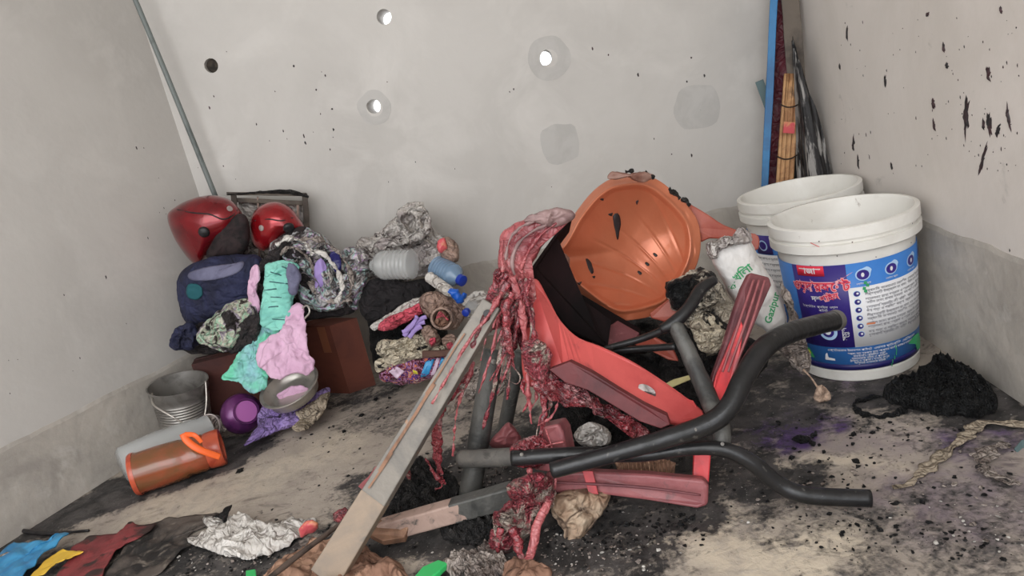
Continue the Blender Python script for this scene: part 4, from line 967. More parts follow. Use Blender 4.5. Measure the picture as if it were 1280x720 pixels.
b1, ax1, f1 = paint_bucket(BB, (-.01, 0, 1), RBm, RT, HB, 'white paint bucket with blue and purple label, the nearer of two')
azc = math.atan2(-BB.y, -BB.x)
mp1 = mkmap(BB, ax1, f1, azc)
Z0, Z1 = .036, .318
def label_art(mp, root, lb):
    lab = band('label', mp, -1.75, 1.75, Z0, Z1, M['lblue'], root, e=.0008)
    band('navy_stripe', mp, -1.75, 1.75, Z0 - .002, Z0 + .014, M['lnavy'], lab, e=.0016)
    band('purple_panel', mp, -.86, -.02, Z0 + .062, Z1, M['lpurple'], lab, e=.0016)
    band('white_panel', mp, -.02, 1.75, Z0 + .062, Z1 - .062, M['lwhite'], lab, e=.0016)
    band('red_box', mp, -.76, -.32, Z1 - .027, Z1, M['lred'], lab, e=.0022)
    def tx(name, s, a0, z0, size, m, e=.003, rot=0, bold=0, shear=0, wscale=1.0, align='CENTER'):
        rr = f1(z0)
        def fn(x, y):
            X = (x * wscale) * math.cos(rot) - y * math.sin(rot); Y = (x * wscale) * math.sin(rot) + y * math.cos(rot)
            return mp(a0 + X / rr, z0 + Y, e)
        return text_data(s, fn, size, bold=bold, shear=shear, align=align)
    for w_ in ([tx('', 'বাজার', -.54, Z1 - .020, .021, None, wscale=1.0, bold=.0005), tx('', 'লং লাইফ' if 0 else 'দশ', -.50, Z1 - .094, .020, None, bold=.0005),
                                tx('', 'টেক্সটাইল  ক্লিয়ার  ওয়াল', -.48, Z1 - .112, .008, None), tx('', 'পেইন্ট', -.42, Z1 - .121, .008, None),
                                tx('', 'স্মুথ', -.11, Z1 - .182, .018, None, rot=math.pi / 2)]): join_bm('lettering_white', [w_], M['lwhite'], lab, False)
    join_bm('lettering_outline', [tx('', 'ও\u09afেদারেকাট' if 0 else 'ওয়দারকোট', -.44, Z1 - .066, .034, None, bold=.0028, e=.0026, wscale=.82), tx('', 'শাইন', -.29, Z1 - .090, .021, None, bold=.002, e=.0026, rot=.25)], M['lpink'], lab, False)
    join_bm('lettering_red', [tx('', 'ওয়দারকোট', -.44, Z1 - .066, .034, None, bold=.0004, e=.0034, wscale=.82), tx('', 'শাইন', -.29, Z1 - .090, .021, None, bold=.0003, e=.0034, rot=.25)], M['lred'], lab, False)
    circ = lambda n=20: [(math.cos(6.2832 * k / n), math.sin(6.2832 * k / n)) for k in range(n)]
    rr = f1(.2)
    # drop-shaped icons on the blue band
    drops, darks, whites = [], [], []
    for a in (.20, .62, 1.03, 1.45):
        d = [((x + (.25 if x > .3 and y > .3 else 0)), y + (.3 if x > .3 and y > .3 else 0)) for x, y in circ()]
        drops.append(polyc(mp, d, a, Z1 - .031, .0165 / rr, .0155, .0022, None, '', None))
        darks.append(polyc(mp, circ(), a, Z1 - .031, .0135 / rr, .0125, .0030, None, '', None))
        whites.append(polyc(mp, [(x * .5 - .1, y * .8) for x, y in circ(7)], a, Z1 - .031, .0075 / rr, .0075, .0036, None, '', None))
        whites.append(tx('', 'ওয়াটার প্রুফ', a, Z1 - .055, .006, None))
    for i in range(6):
        z = Z1 - .078 - i * .0215
        drops.append(polyc(mp, circ(), .09, z, .0080 / rr, .0080, .0024, None, '', None))
        darks.append(polyc(mp, circ(), .09, z, .0068 / rr, .0068, .0030, None, '', None))
        whites.append(polyc(mp, [(x * .6, y * .5) for x, y in circ(6)], .10, z + .001, .005 / rr, .006, .0036, None, '', None))
    # round seal on the purple panel
    drops.append(polyc(mp, circ(28), -.40, Z0 + .105, .023 / rr, .023, .0022, None, '', None))
    darks.append(polyc(mp, circ(28), -.40, Z0 + .105, .015 / rr, .015, .0030, None, '', None))
    whites.append(polyc(mp, circ(16), -.40, Z0 + .105, .008 / rr, .008, .0036, None, '', None))
    # small white logo and lines of print on the lower blue band
    whites.append(polyc(mp, [(-1, 0), (-.8, 1.2), (-.4, 1.6), (-.6, .3), (1, .2), (1, -.3), (-1, -.3)], -.44, Z0 + .028, .013 / rr, .011, .0022, None, '', None))
    blue_lines = ['এক্সটারনাল ইমালশন পেইন্ট  ওয়েদার প্রটেক্টিভ  এন্টি ফাংগাল', 'সর্বোচ্চ সুরক্ষা দেয় আপনার বাড়ির বাইরের দেয়ালকে']
    whites.append(tx('', blue_lines[0], .30, Z0 + .052, .0085, None)); whites.append(tx('', blue_lines[1], .42, Z0 + .043, .0075, None))
    for i in range(4): whites.append(tx('', ['বাংলাদেশ লিমিটেড ঢাকা', 'ব্যবহারের নিয়ম ও পরিমাণ', 'ঠান্ডা ও শুকনো স্থানে রাখুন', 'শিশুদের নাগালের বাইরে'][i], .18, Z0 + .036 - i * .0065, .0075, None))
    for q in drops: join_bm('icon_ring', [q], M['lpale'], lab, False)
    for q in darks: join_bm('icon_disc', [q], M['lpurple'], lab, False)
    for q in whites: join_bm('white_print', [q], M['lwhite'], lab, False)
    small = []
    lines = ['সর্বাধিক আবহাওয়া সহনশীল', 'দেয়ালকে রাখে ছত্রাক ও শেওলা মুক্ত', 'ধুলাবালি প্রতিরোধী ফিনিশ', 'দীর্ঘস্থায়ী উজ্জ্বল রং থাকে', 'ফাটল ঢেকে রাখার ক্ষমতা', 'কম গন্ধ ও পরিবেশ বান্ধব']
    for i in range(6):
        z = Z1 - .076 - i * .0215
        small.append(tx('', lines[i] + '  ' + lines[(i + 2) % 6], .20, z, .0092, None, align='LEFT', bold=.0001))
        small.append(tx('', lines[(i + 3) % 6] + '  ' + lines[(i + 4) % 6], .20, z - .009, .0088, None, align='LEFT', bold=.0001))
    for q in small: join_bm('small_print', [q], M['ltext'], lab, False)
    leaf = [polyc(mp, [(-1.6, .5), (-.6, 1), (.5, .9), (1.1, 0), (.9, -1), (0, -.9), (-.4, 0)], 1.12, Z0 + .028, .026 / rr, .024, .0040, None, '', None),
            polyc(mp, [(-1, .6), (0, 1), (.6, .2), (1, -.9), (-.2, -.8), (-.8, 0)], -.83, Z0 + .036, .016 / rr, .014, .0022, None, '', None)]
    for k in range(6): leaf.append(polyc(mp, [(-1, -1), (1, -1), (1, 1), (-1, 1)], .60 - k * .012 + .03 * math.sin(k), Z0 + .045 - k * .009, .0012 / rr, .0048, .0038, None, '', None))
    for k in range(4): leaf.append(polyc(mp, [(-1, -.6), (.7, -1), (1, .6), (-.6, 1)], .22 + .03 * math.sin(k * 2), Z1 - .052 - k * .007, .004 / rr, .0048, .0042, None, '', None))
    for q in leaf: join_bm('green_mark', [q], M['lgreen'], lab, False)
    join_bm('yellow_mark', [polyc(mp, circ(), -.85, Z0 + .037, .008 / rr, .008, .0030, None, '', None)], M['lyellow'], lab, False)
    join_bm('orange_mark', [polyc(mp, [(-1, -.3), (1, -.5), (1.1, .4), (-.9, .5)], .24, Z1 - .160, .010 / rr, .005, .0040, None, '', None)], M['lorange'], lab, False)
    return lab
label_art(mp1, b1, None)
# dirt specks and red scratches on the near bucket's rim
sp_ = []
for (a, z) in ((-.3, .385), (.1, .375), (.75, .36), (-.75, .35), (.4, .325), (1.0, .38), (-.1, .345), (.95, .335), (-.5, .32)):
    n0 = 8; rr = .172; e = .0125 if z > .33 else .003
    sp_.append(([mp1(a + .012 * random.uniform(.5, 1) * math.cos(k * .8), z + .0022 * random.uniform(.5, 1) * math.sin(k * .8), e) for k in range(n0)], [tuple(range(n0))]))
o = join_bm('soot_specks', sp_, M['splash'], b1, False); tag(o, kind='stuff')
tube('scratch', [mp1(-.42, .382, .011), mp1(-.36, .376, .011), mp1(-.30, .370, .011)], .0010, M['coral'], b1, seg=5)
B2 = Vector((.925, 2.212, 0))
b2, ax2, f2 = paint_bucket(B2, (-.02, 0, 1), RBm, RT, HB + .005, 'white paint bucket half hidden behind the nearer labelled one')
mp2 = mkmap(B2, ax2, f2, math.atan2(-B2.y, -B2.x))
lab2 = band('label', mp2, -1.75, 1.75, Z0, Z1, M['lblue'], b2, e=.0008)
band('white_panel', mp2, -1.5, .6, Z0 + .062, Z1 - .062, M['lwhite'], lab2, e=.0016)
band('navy_panel', mp2, -1.0, -.6, Z1 - .06, Z1, M['lpurple'], lab2, e=.0016)
def tx2(s, a0, z0, size):
    return text_data(s, lambda x, y: mp2(a0 + x / f2(z0), z0 + y, .0025), size, align='CENTER', bold=.0001)
join_bm('small_print', [tx2('দেয়ালকে রাখে ছত্রাক মুক্ত', -.75, Z1 - .078 - i * .018, .011) for i in range(6)], M['ltext'], lab2, False)
circ = [(math.cos(6.2832 * k / 20), math.sin(6.2832 * k / 20)) for k in range(20)]
join_bm('icon_ring', [polyc(mp2, circ, -.8, Z1 - .032, .017 / .16, .017, .0024, None, '', None)], M['lpale'], lab2, False)
join_bm('icon_disc', [polyc(mp2, circ, -.8, Z1 - .032, .013 / .16, .013, .0032, None, '', None)], M['lpurple'], lab2, False)
M['creampaper'] = mat('cream_paper', (186, 166, 144), .8, col2=(150, 122, 100), nscale=6, col3=(70, 58, 52), n3=12, lo3=.58, hi3=.64, bump=.5, bscale=50)
crease(M['creampaper'], 10, .008, (90, 72, 60), .05)
M['bareend'] = mat('bare_steel_end', (156, 138, 120), .6, .15, col2=(136, 124, 112), nscale=7, lo=.42, hi=.6, col3=(122, 114, 106), n3=16, bump=.3)
# ================================================================== the wreck in the middle
# ---- steel frame of the burnt chair: black bent tubes
fr = thing('steel_tube_frame', F(1000, 622), 'bent black steel tube frame of a burnt chair lying across the floor', 'chair frame')
ptube('long_tube', [(690, 588, 1.30, 10.5), (760, 569, 1.28, 11), (830, 549, 1.27, 12), (885, 530, 1.27, 13), (912, 508, 1.28, 13.5), (930, 472, 1.31, 13.5), (955, 435, 1.36, 13.5), (990, 415, 1.42, 13), (1046, 400, 1.50, 12.5)], M['blacktube'], fr, seg=20, n=90)
e = P(1046, 400, 1.50); d_ = (P(1046, 400, 1.50) - P(1020, 407, 1.465)).normalized(); k = mpp(e)
lathe('end_cap', [(-.012, 13 * k), (-.002, 13.4 * k), (.004, 12.5 * k), (.006, 8 * k), (.003, 7 * k), (.003, 1e-4)], e, d_, M['gun'], fr, seg=24)['label'] = 'dusty grey tube end'
ptube('lower_tube', [(640, 573, 1.36, 10), (720, 568, 1.33, 9.5), (800, 569, 1.31, 8.5), (860, 561, 1.29, 8.5), (905, 562, 1.27, 9.5), (940, 578, 1.255, 10.5), (975, 606, 1.245, 11), (1010, 619, 1.225, 11), (1088, 623, 1.20, 11)], M['blacktube'], fr, seg=20, n=90)
ptube('cross_tube', [(843, 404, 1.44, 9.5), (860, 440, 1.41, 10.5), (880, 485, 1.37, 11.5), (900, 532, 1.31, 12), (903, 562, 1.285, 10)], M['sooty'], fr, seg=18, n=40, amp=.0015, nf=50)
ptube('upper_tube', [(826, 412, 1.445, 6), (842, 404, 1.44, 8.5), (860, 386, 1.45, 8), (876, 362, 1.48, 8), (893, 350, 1.5, 6)], M['blacktube'], fr, seg=14, n=30)
ptube('thin_rod', [(756, 436, 1.50, 4), (800, 424, 1.47, 4.5), (835, 410, 1.44, 5)], M['blacktube'], fr, seg=12)
ptube('thin_rod', [(758, 439, 1.51, 4), (800, 436, 1.48, 4.5), (845, 433, 1.43, 4.5)], M['blacktube'], fr, seg=12)
for (x, y, Y) in ((779, 563, 1.268), (869, 537, 1.255), (652, 568, 1.33), (903, 555, 1.262)):
    c = P(x, y, Y); lathe('rivet', [(0, .004), (.003, .0035), (.004, 1e-4)], c, (CAM - c), M['gun'], fr, seg=10)
# ---- grey legs
lg = thing('steel_leg_frame', F(600, 612), 'grey steel legs, one upright and one lying level, under the melted red plastic', 'chair leg')
a = P(617, 437, 1.66); b = F(587, 620, .004)
tube('upright_leg', [a, a.lerp(b, .5), b], [13 * mpp(a), 13.5 * mpp(a), 14 * mpp(b)], M['sooty'], lg, seg=22)
c = P(617, 452, 1.62); lathe('bolt', [(0, .007), (.004, .006), (.006, 1e-4)], c, CAM - c, M['gun'], lg, seg=14)
ptube('level_leg', [(577, 574, 1.56, 11), (620, 572, 1.50, 11.5), (668, 569, 1.43, 11)], M['gun'], lg, seg=20)
ptube('rear_leg', [(652, 440, 1.78, 9), (640, 490, 1.78, 9), (629, 545, 1.78, 9)], M['sooty'], lg, seg=16)
beam('slanting_leg', P(478, 663, 1.47), P(642, 617, 1.40), 26 * mpp(P(560, 640, 1.44)), .035, M['rusttube'], lg, n=10, bev=.004, twist=.5, amp=.001)['label'] = 'peeling pinkish grey square leg'
beam('scorched_end', P(566, 638.3, 1.4325), P(643, 616.7, 1.3995), 26 * mpp(P(560, 640, 1.44)) + .0016, .0366, M['sooty'], lg, n=6, bev=.004, twist=.5, amp=.001)['label'] = 'soot-darkened end of the square leg'
sl = slab('foot_plate', [(455, 656, 1.46), (470, 646, 1.48), (500, 662, 1.44), (512, 655, 1.44), (506, 672, 1.43), (478, 676, 1.42), (462, 668, 1.44)], .02, M['rust'], lg, bev=.002); sl['label'] = 'rusty bent foot plate'
# ---- long square tube leaning
sq = thing('square_steel_tube', F(405, 722), 'long grey square steel tube leaning down to the cardboard at the front', 'steel tube')
a = P(616, 380, 1.43); b = F(408, 722, .03)
beam('tube_body', a, b, 26 * mpp(a) , .030, M['squaretube'], sq, n=10, bev=.0025, twist=.25, w2=40 * mpp(b), amp=.0008)
beam('bare_end', a.lerp(b, .70), b, (26 * mpp(a) + (40 * mpp(b) - 26 * mpp(a)) * .70) + .0012, .032, M['bareend'], sq, n=5, bev=.0025, twist=.25, w2=40 * mpp(b) + .0012)['label'] = 'paler rust-tinted lower end'
lathe('end_hole', [(0, .008), (.002, .0075), (.0022, 1e-4)], P(609, 392, 1.405), CAM - P(609, 392, 1.405), M['black'], sq, seg=16)
_d = (b - a).normalized(); _v = (CAM - a.lerp(b, .4)).normalized(); _s = _d.cross(_v).normalized(); _s = -_s if _s.dot(CX) > 0 else _s
_v = (_v - _d * _v.dot(_d)).normalized()
for _t0, _t1, _w in ((.12, .34, .003), (.30, .62, .006), (.55, .68, .004)):
    beam('rust_streak', a.lerp(b, _t0) + _s * .017 + _v * .0135, a.lerp(b, _t1) + _s * .021 + _v * .0135, _w, .005, M['rust'], sq, n=10, amp=.002, bev=0)

# ---- melted red plastic chair
ch = thing('melted_plastic_chair', F(800, 610), 'red plastic chair melted and collapsed over the steel tubes', 'chair')
# broad front rail
slab('front_rail', [(668, 345, 1.50), (686, 372, 1.50), (700, 398, 1.48), (722, 420, 1.46), (752, 432, 1.44), (790, 450, 1.42), (822, 470, 1.40), (848, 488, 1.38), (868, 503, 1.36), (882, 517, 1.35), (874, 526, 1.33), (842, 528, 1.32), (805, 514, 1.33), (768, 494, 1.35), (738, 476, 1.37), (712, 466, 1.39), (690, 470, 1.40), (668, 482, 1.41), (655, 470, 1.43), (652, 430, 1.46), (656, 380, 1.49)], .018, M['red'], ch, smooth=True, n=80, bev=.006)
slab('rail_side', [(686, 462, 1.375), (712, 452, 1.365), (740, 466, 1.352), (770, 485, 1.334), (805, 506, 1.312), (834, 520, 1.300), (838, 531, 1.297), (826, 536, 1.298), (800, 527, 1.310), (765, 506, 1.330), (735, 488, 1.346), (706, 478, 1.362)], .03, M['railside'], ch, bev=.002)['label'] = 'maroon side of the rail, shade put in its colour'
slab('pale_scar', [(799, 481, 1.372), (808, 481, 1.368), (818, 488, 1.364), (819, 496, 1.36), (808, 495, 1.362), (799, 488, 1.368)], .004, M['palecloth'], ch, smooth=True, n=30, bev=0)['label'] = 'pale scratched spot'
# standing arm plank at right
slab('arm_plank', [(938, 340, 1.47), (962, 346, 1.475), (965, 356, 1.47), (950, 390, 1.44), (936, 425, 1.41), (922, 460, 1.39), (908, 498, 1.37), (896, 512, 1.36), (882, 508, 1.36), (892, 470, 1.38), (906, 430, 1.41), (918, 390, 1.44), (928, 360, 1.46)], .022, M['maroon'], ch, bev=.005)
for w0 in (0, 1, 2):
    ptube('plank_ridge', [(942 + w0 * 7, 350, 1.455, 1.6), (925 + w0 * 8, 400, 1.415, 1.8), (903 + w0 * 7, 465, 1.375, 1.5)], M['pinkred'], ch, seg=8, n=24)
slab('arm_plank_bright', [(926, 398, 1.418), (930, 410, 1.408), (925, 445, 1.385), (912, 485, 1.362), (902, 507, 1.35), (886, 504, 1.352), (896, 470, 1.366), (908, 440, 1.39)], .01, M['redhot'], ch, bev=.003)['label'] = 'unburnt bright red patch of the arm'
# lower plank lying on the floor
slab('lower_plank', [(682, 590, 1.40), (740, 590, 1.38), (810, 593, 1.345), (880, 600, 1.31), (886, 608, 1.305), (885, 632, 1.30), (872, 636, 1.30), (810, 626, 1.33), (740, 617, 1.37), (682, 617, 1.40)], .035, M['pinkred'], ch, bev=.007)
slab('plank_bright_band', [(728, 589, 1.374), (741, 589, 1.37), (748, 618, 1.356), (736, 617, 1.36)], .005, M['redhot'], ch, bev=.001)
ptube('plank_ridge', [(690, 603, 1.386, 1.4), (760, 606, 1.352, 1.8), (820, 611, 1.318, 1.8), (876, 619, 1.293, 1.4)], M['maroon'], ch, seg=8, n=30)
slab('plank_end_post', [(868, 560, 1.37), (890, 556, 1.365), (886, 604, 1.34), (866, 602, 1.345)], .02, M['redhot'], ch, bev=.003)
slab('corner_block', [(676, 535, 1.39), (698, 530, 1.385), (704, 540, 1.38), (710, 570, 1.37), (702, 586, 1.37), (684, 590, 1.38), (668, 588, 1.40), (664, 560, 1.41)], .05, M['pinkred'], ch, bev=.005)
ptube('block_ridge', [(682, 536, 1.372, 1.2), (690, 560, 1.364, 1.2), (697, 588, 1.36, 1.2)], M['meltpink'], ch, seg=6)
ptube('block_ridge', [(674, 560, 1.38, 1.2), (688, 556, 1.368, 1.2), (706, 552, 1.362, 1.2)], M['meltpink'], ch, seg=6)
# seat back sagged over
crumple('sagging_back', [(626, 292), (640, 282), (660, 272), (690, 262), (712, 262), (719, 270), (704, 280), (690, 292), (676, 312), (662, 338), (664, 360), (672, 385), (668, 400), (655, 378), (640, 362), (628, 350), (622, 330), (624, 310)], 1.50, .026, M['meltpink'], ch, amp=.004, freq=8, jag=1, N=150, rings=26)
for i, pix in enumerate([[(690, 278), (668, 288), (648, 305), (640, 330), (646, 350)], [(700, 276), (680, 290), (662, 312), (652, 335), (656, 355)], [(668, 276), (648, 286), (636, 302), (632, 325)], [(628, 300), (627, 318), (629, 340)]]):
    ptube('back_ridge', [(x, y, 1.468, 1.8) for x, y in pix], M['meltpink' if i % 2 else 'scorchgrey'], ch, seg=8, n=40, amp=.003, nf=40, seed=i)
crumple('scorched_rim', [(655, 276), (675, 264), (700, 260), (718, 266), (716, 276), (700, 282), (688, 284), (672, 280)], 1.475, .018, M['scorchgrey'], ch, amp=.008, freq=18, N=90, rings=12)
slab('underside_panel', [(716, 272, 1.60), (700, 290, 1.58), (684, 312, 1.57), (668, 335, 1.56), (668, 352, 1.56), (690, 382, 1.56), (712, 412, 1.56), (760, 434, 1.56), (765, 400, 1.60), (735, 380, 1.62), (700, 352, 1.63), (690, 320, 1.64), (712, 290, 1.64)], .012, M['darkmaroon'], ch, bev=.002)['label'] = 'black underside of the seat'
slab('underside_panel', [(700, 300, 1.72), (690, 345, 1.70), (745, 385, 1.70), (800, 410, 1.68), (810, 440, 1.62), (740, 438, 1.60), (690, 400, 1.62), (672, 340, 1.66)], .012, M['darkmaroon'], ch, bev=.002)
crumple('melted_curtain', [(622, 335), (640, 345), (660, 370), (670, 405), (666, 430), (672, 455), (668, 475), (658, 455), (650, 425), (644, 440), (634, 452), (632, 425), (624, 405), (610, 400), (596, 418), (600, 388), (612, 362)], 1.475, .014, M['melt'], ch, amp=.016, freq=24, jag=3, N=190, rings=26, lat=1.0, st=(1.6, 1.6, .5))
crumple('melted_crust', [(604, 378), (622, 360), (638, 366), (642, 382), (632, 398), (616, 402), (606, 396)], 1.445, .014, M['meltash'], ch, amp=.012, freq=34, jag=2, N=90, rings=14)
crumple('melted_web', [(652, 430), (672, 424), (690, 440), (688, 462), (700, 474), (684, 482), (668, 478), (656, 462)], 1.40, .018, M['meltash'], ch, amp=.010, freq=24, jag=2, N=100, rings=16)
crumple('melted_skirt', [(664, 478), (690, 476), (712, 478), (735, 490), (758, 505), (785, 520), (806, 534), (812, 545), (800, 552), (785, 540), (772, 530), (752, 522), (740, 512), (722, 504), (706, 508), (694, 500), (676, 494)], 1.385, .020, M['melt'], ch, amp=.018, freq=24, jag=3, N=190, rings=22)
random.seed(21)
def drip(pix, m, seed, amp=.006, nf=45, **k): return ptube('melted_strand', [(a, b, c, d * .62) for a, b, c, d in pix], M[m], ch, seg=10, flat=.5, n=max(24, len(pix) * 10), amp=amp, nf=nf, seed=seed, **k)
drip([(640, 345, 1.44, 9), (650, 380, 1.43, 8), (658, 430, 1.42, 6), (660, 480, 1.41, 4), (664, 530, 1.40, 3)], 'meltpink', 1)
drip([(664, 400, 1.43, 6), (672, 440, 1.42, 5), (678, 480, 1.40, 5), (680, 520, 1.39, 6), (676, 545, 1.385, 5)], 'melt', 2)
drip([(634, 352, 1.43, 8), (622, 375, 1.42, 7), (606, 400, 1.41, 6), (594, 425, 1.40, 4), (588, 440, 1.40, 2)], 'melt', 3)
drip([(640, 365, 1.42, 7), (632, 390, 1.41, 8), (634, 420, 1.41, 7), (640, 445, 1.41, 4), (644, 462, 1.41, 2)], 'melt', 4)
drip([(628, 365, 1.42, 4), (612, 392, 1.40, 4), (590, 420, 1.39, 3), (560, 470, 1.38, 2), (540, 505, 1.37, 2)], 'meltpink', 5, amp=.003)
drip([(650, 350, 1.44, 5), (664, 400, 1.42, 2.2), (662, 440, 1.41, 1.6), (674, 480, 1.39, 1.5), (690, 505, 1.38, 2), (676, 520, 1.385, 2), (670, 548, 1.37, 2)], 'meltash', 6, amp=.002)
drip([(636, 452, 1.42, 1), (650, 470, 1.41, 1), (645, 480, 1.41, 1), (628, 470, 1.42, 1)], 'meltash', 7, amp=.001)
drip([(700, 476, 1.385, 3), (698, 500, 1.38, 3), (690, 520, 1.38, 2.4), (672, 532, 1.375, 2.4)], 'meltpink', 8)
for i in range(16):
    x0, y0 = random.uniform(628, 668), random.uniform(340, 380); x1 = x0 + random.uniform(-46, 12); y1 = y0 + random.uniform(50, 170)
    if i % 4 == 3: x0, y0 = random.uniform(655, 690), random.uniform(430, 470); x1, y1 = x0 + random.uniform(-14, 8), y0 + random.uniform(40, 90)
    w_ = random.uniform(1.4, 4.5)
    drip([(x0, y0, 1.445, w_ * 1.5), (x0 * .65 + x1 * .35 + random.uniform(-5, 5), y0 * .65 + y1 * .35, 1.43, w_), (x0 * .3 + x1 * .7 + random.uniform(-6, 6), y0 * .3 + y1 * .7, 1.42, w_ * .8), (x1, y1, 1.415, w_ * .35)], ['melt', 'meltpink', 'meltash'][i % 3], 30 + i, amp=.004)
# blob where level leg meets block, blob on slanting leg, the hanging mass
crumple('melted_blob', [(638, 560), (652, 548), (670, 545), (686, 552), (688, 572), (678, 584), (658, 586), (642, 580)], 1.39, .035, M['melt'], ch, amp=.010, freq=22, N=110, rings=20)
crumple('melted_blob', [(634, 606), (650, 596), (672, 590), (688, 598), (684, 618), (668, 632), (650, 632), (636, 622)], 1.37, .035, M['meltash'], ch, amp=.012, freq=24, N=110, rings=20)
crumple('melted_mass', [(630, 628), (650, 622), (668, 622), (682, 614), (690, 600), (694, 620), (684, 640), (674, 656), (664, 670), (650, 676), (632, 694), (612, 688), (616, 662), (618, 642)], 1.33, .030, M['meltash'], ch, amp=.016, freq=26, jag=3, N=150, rings=22)
drip([(682, 560, 1.36, 4), (692, 585, 1.35, 4), (694, 606, 1.34, 4.5), (684, 630, 1.31, 8), (672, 655, 1.29, 9), (666, 685, 1.27, 10), (656, 712, 1.24, 13), (654, 730, 1.22, 15)], 'meltpink', 9, amp=.004, nf=22)
drip([(640, 660, 1.30, 10), (648, 678, 1.29, 10), (652, 700, 1.26, 8), (654, 716, 1.24, 8)], 'melt', 10)
drip([(626, 660, 1.32, 7), (622, 680, 1.31, 6), (624, 698, 1.30, 3), (625, 710, 1.29, 1)], 'melt', 11)
drip([(660, 585, 1.37, 5), (664, 600, 1.36, 6), (668, 640, 1.33, 5)], 'meltpink', 12)
# strands hanging from the square tube
drip([(580, 470, 1.44, 4), (566, 490, 1.44, 7), (552, 508, 1.45, 9), (545, 535, 1.46, 11), (547, 565, 1.47, 10), (550, 590, 1.48, 6), (556, 605, 1.49, 4)], 'melt', 13, amp=.008)
drip([(592, 452, 1.44, 5), (582, 480, 1.44, 6), (572, 508, 1.44, 4), (568, 540, 1.44, 2), (566, 570, 1.44, 1)], 'meltpink', 14)
drip([(530, 530, 1.42, 4), (520, 550, 1.43, 6), (508, 570, 1.44, 7), (512, 600, 1.46, 5)], 'meltash', 15)
drip([(556, 500, 1.45, 3), (572, 490, 1.44, 3), (585, 478, 1.44, 3), (560, 520, 1.45, 3)], 'meltash', 16)
drip([(532, 572, 1.47, 2), (542, 590, 1.47, 2.5), (552, 606, 1.47, 4), (544, 612, 1.47, 3)], 'melt', 17)
slab('scorched_flap', [(448, 608, 1.60), (470, 584, 1.60), (496, 560, 1.56), (512, 540, 1.54), (520, 552, 1.52), (496, 582, 1.54), (474, 606, 1.57), (458, 616, 1.6)], .008, M['pinkred'], ch, amp=.01)
crumple('melted_foot', [(612, 556), (626, 536), (636, 528), (648, 540), (652, 556), (634, 562)], 1.62, .03, M['pinkred'], ch, amp=.01, N=80, rings=14)
slab('rear_bar', [(735, 432, 1.60), (760, 408, 1.64), (772, 400, 1.66), (800, 416, 1.62), (790, 428, 1.60), (765, 440, 1.58)], .015, M['maroon'], ch, bev=.003)
slab('rear_bar', [(790, 430, 1.56), (815, 420, 1.55), (840, 434, 1.53), (848, 452, 1.52), (835, 450, 1.53), (812, 438, 1.55)], .012, M['orangedark'], ch, bev=.003)
# the black melted cables through the curtain
# ---- orange chair seat shell
oc = thing('orange_chair_shell', P(790, 400, 1.70), 'orange moulded plastic chair seat with fan ribs tipped up on the wreck', 'chair')
ol = [(770, 220), (800, 217), (822, 224), (842, 240), (860, 258), (872, 276), (876, 300), (873, 325), (862, 350), (848, 368), (838, 385), (815, 395), (790, 400), (770, 400), (748, 388), (722, 368), (700, 348), (684, 338), (676, 328), (682, 318), (694, 306), (704, 290), (716, 268), (735, 243), (752, 228)]
def shell():
    N, R = 190, 64
    b = catmull([Vector((x, y, 0)) for x, y in ol], N, True); c = Vector((785, 312, 0)); fan = Vector((868, 402, 0))
    Yf = lambda q: 1.70 + (400 - q.y) / 100 * .04 + (q.x - 780) / 100 * .035
    vs, fs = [], []
    nrm = (CAM - P(785, 312, 1.7)).normalized()
    def pt(q, r, off):
        p = P(q.x, q.y, Yf(q)); d = -.085 * (1 - min(1, r / .86) ** 2.2)
        lf = max(0, min(1, .5 + (c.x - q.x) / 60 + (c.y - q.y) / 200))
        if r > .86: d += -.035 * lf * ((r - .86) / .14) ** 1.3
        if r > .80: d += .006 * math.sin(min(1, (r - .80) / .1) * math.pi)
        v = q - fan; L = v.length; a = math.atan2(v.y, v.x)
        if 45 < L < 190 and r < .93:
            env = min(1, (L - 45) / 25) * max(0, min(1, (175 - L) / 60)); bend = a + .0016 * L
            gr_ = abs(((bend * 8.2) / math.pi * 2) % 1 - .5) * 2
            d -= .0035 * env * max(0, 1 - gr_ * 5.5)
        return p + nrm * (d + off)
    vs.append(pt(c, 0, 0))
    for k in range(1, R + 1):
        for q in b: vs.append(pt(c.lerp(q, k / R), k / R, 0))
    o0 = len(vs); vs.append(pt(c, 0, -.005))
    for k in range(1, R + 1):
        for q in b: vs.append(pt(c.lerp(q, k / R), k / R, -.005 if k < R else -.012))
    for base, in ((0,), (o0,)):
        for j in range(N): fs.append((base, base + 1 + j, base + 1 + (j + 1) % N))
        for k in range(R - 1):
            a = base + 1 + k * N
            for j in range(N): fs.append((a + j, a + N + j, a + N + (j + 1) % N, a + (j + 1) % N))
    a = 1 + (R - 1) * N; b2 = o0 + a
    for j in range(N): fs.append((a + j, b2 + j, b2 + (j + 1) % N, a + (j + 1) % N))
    return mk('seat_shell', vs, fs, M['orange'], oc)
sh = shell()
for (x, y) in ((819, 318.5), (809, 330), (799.5, 341)):
    decal('slot_hole', [(x - 2.8, y - 1.2), (x - 1, y - 2.4), (x + 2.4, y), (x + 2.6, y + 1.8), (x, y + 2.4)], sh, M['black'], oc, th=.0008, n=16, rings=2, jag=0)
for ol_ in ([(766, 270), (773, 267), (776, 278), (774, 290), (772, 301), (769, 288)], [(732, 324), (738, 327), (742, 340), (738, 341)], [(722, 354), (727, 352), (725, 356)], [(760, 268), (766, 266), (764, 270)], [(750, 249), (754, 248), (754, 251)], [(795, 252), (798, 250), (796, 256)], [(740, 346), (744, 345), (743, 348)]):
    decal('burn_hole', ol_, sh, M['splash'], oc, th=.0008, n=20, rings=2, jag=.5)
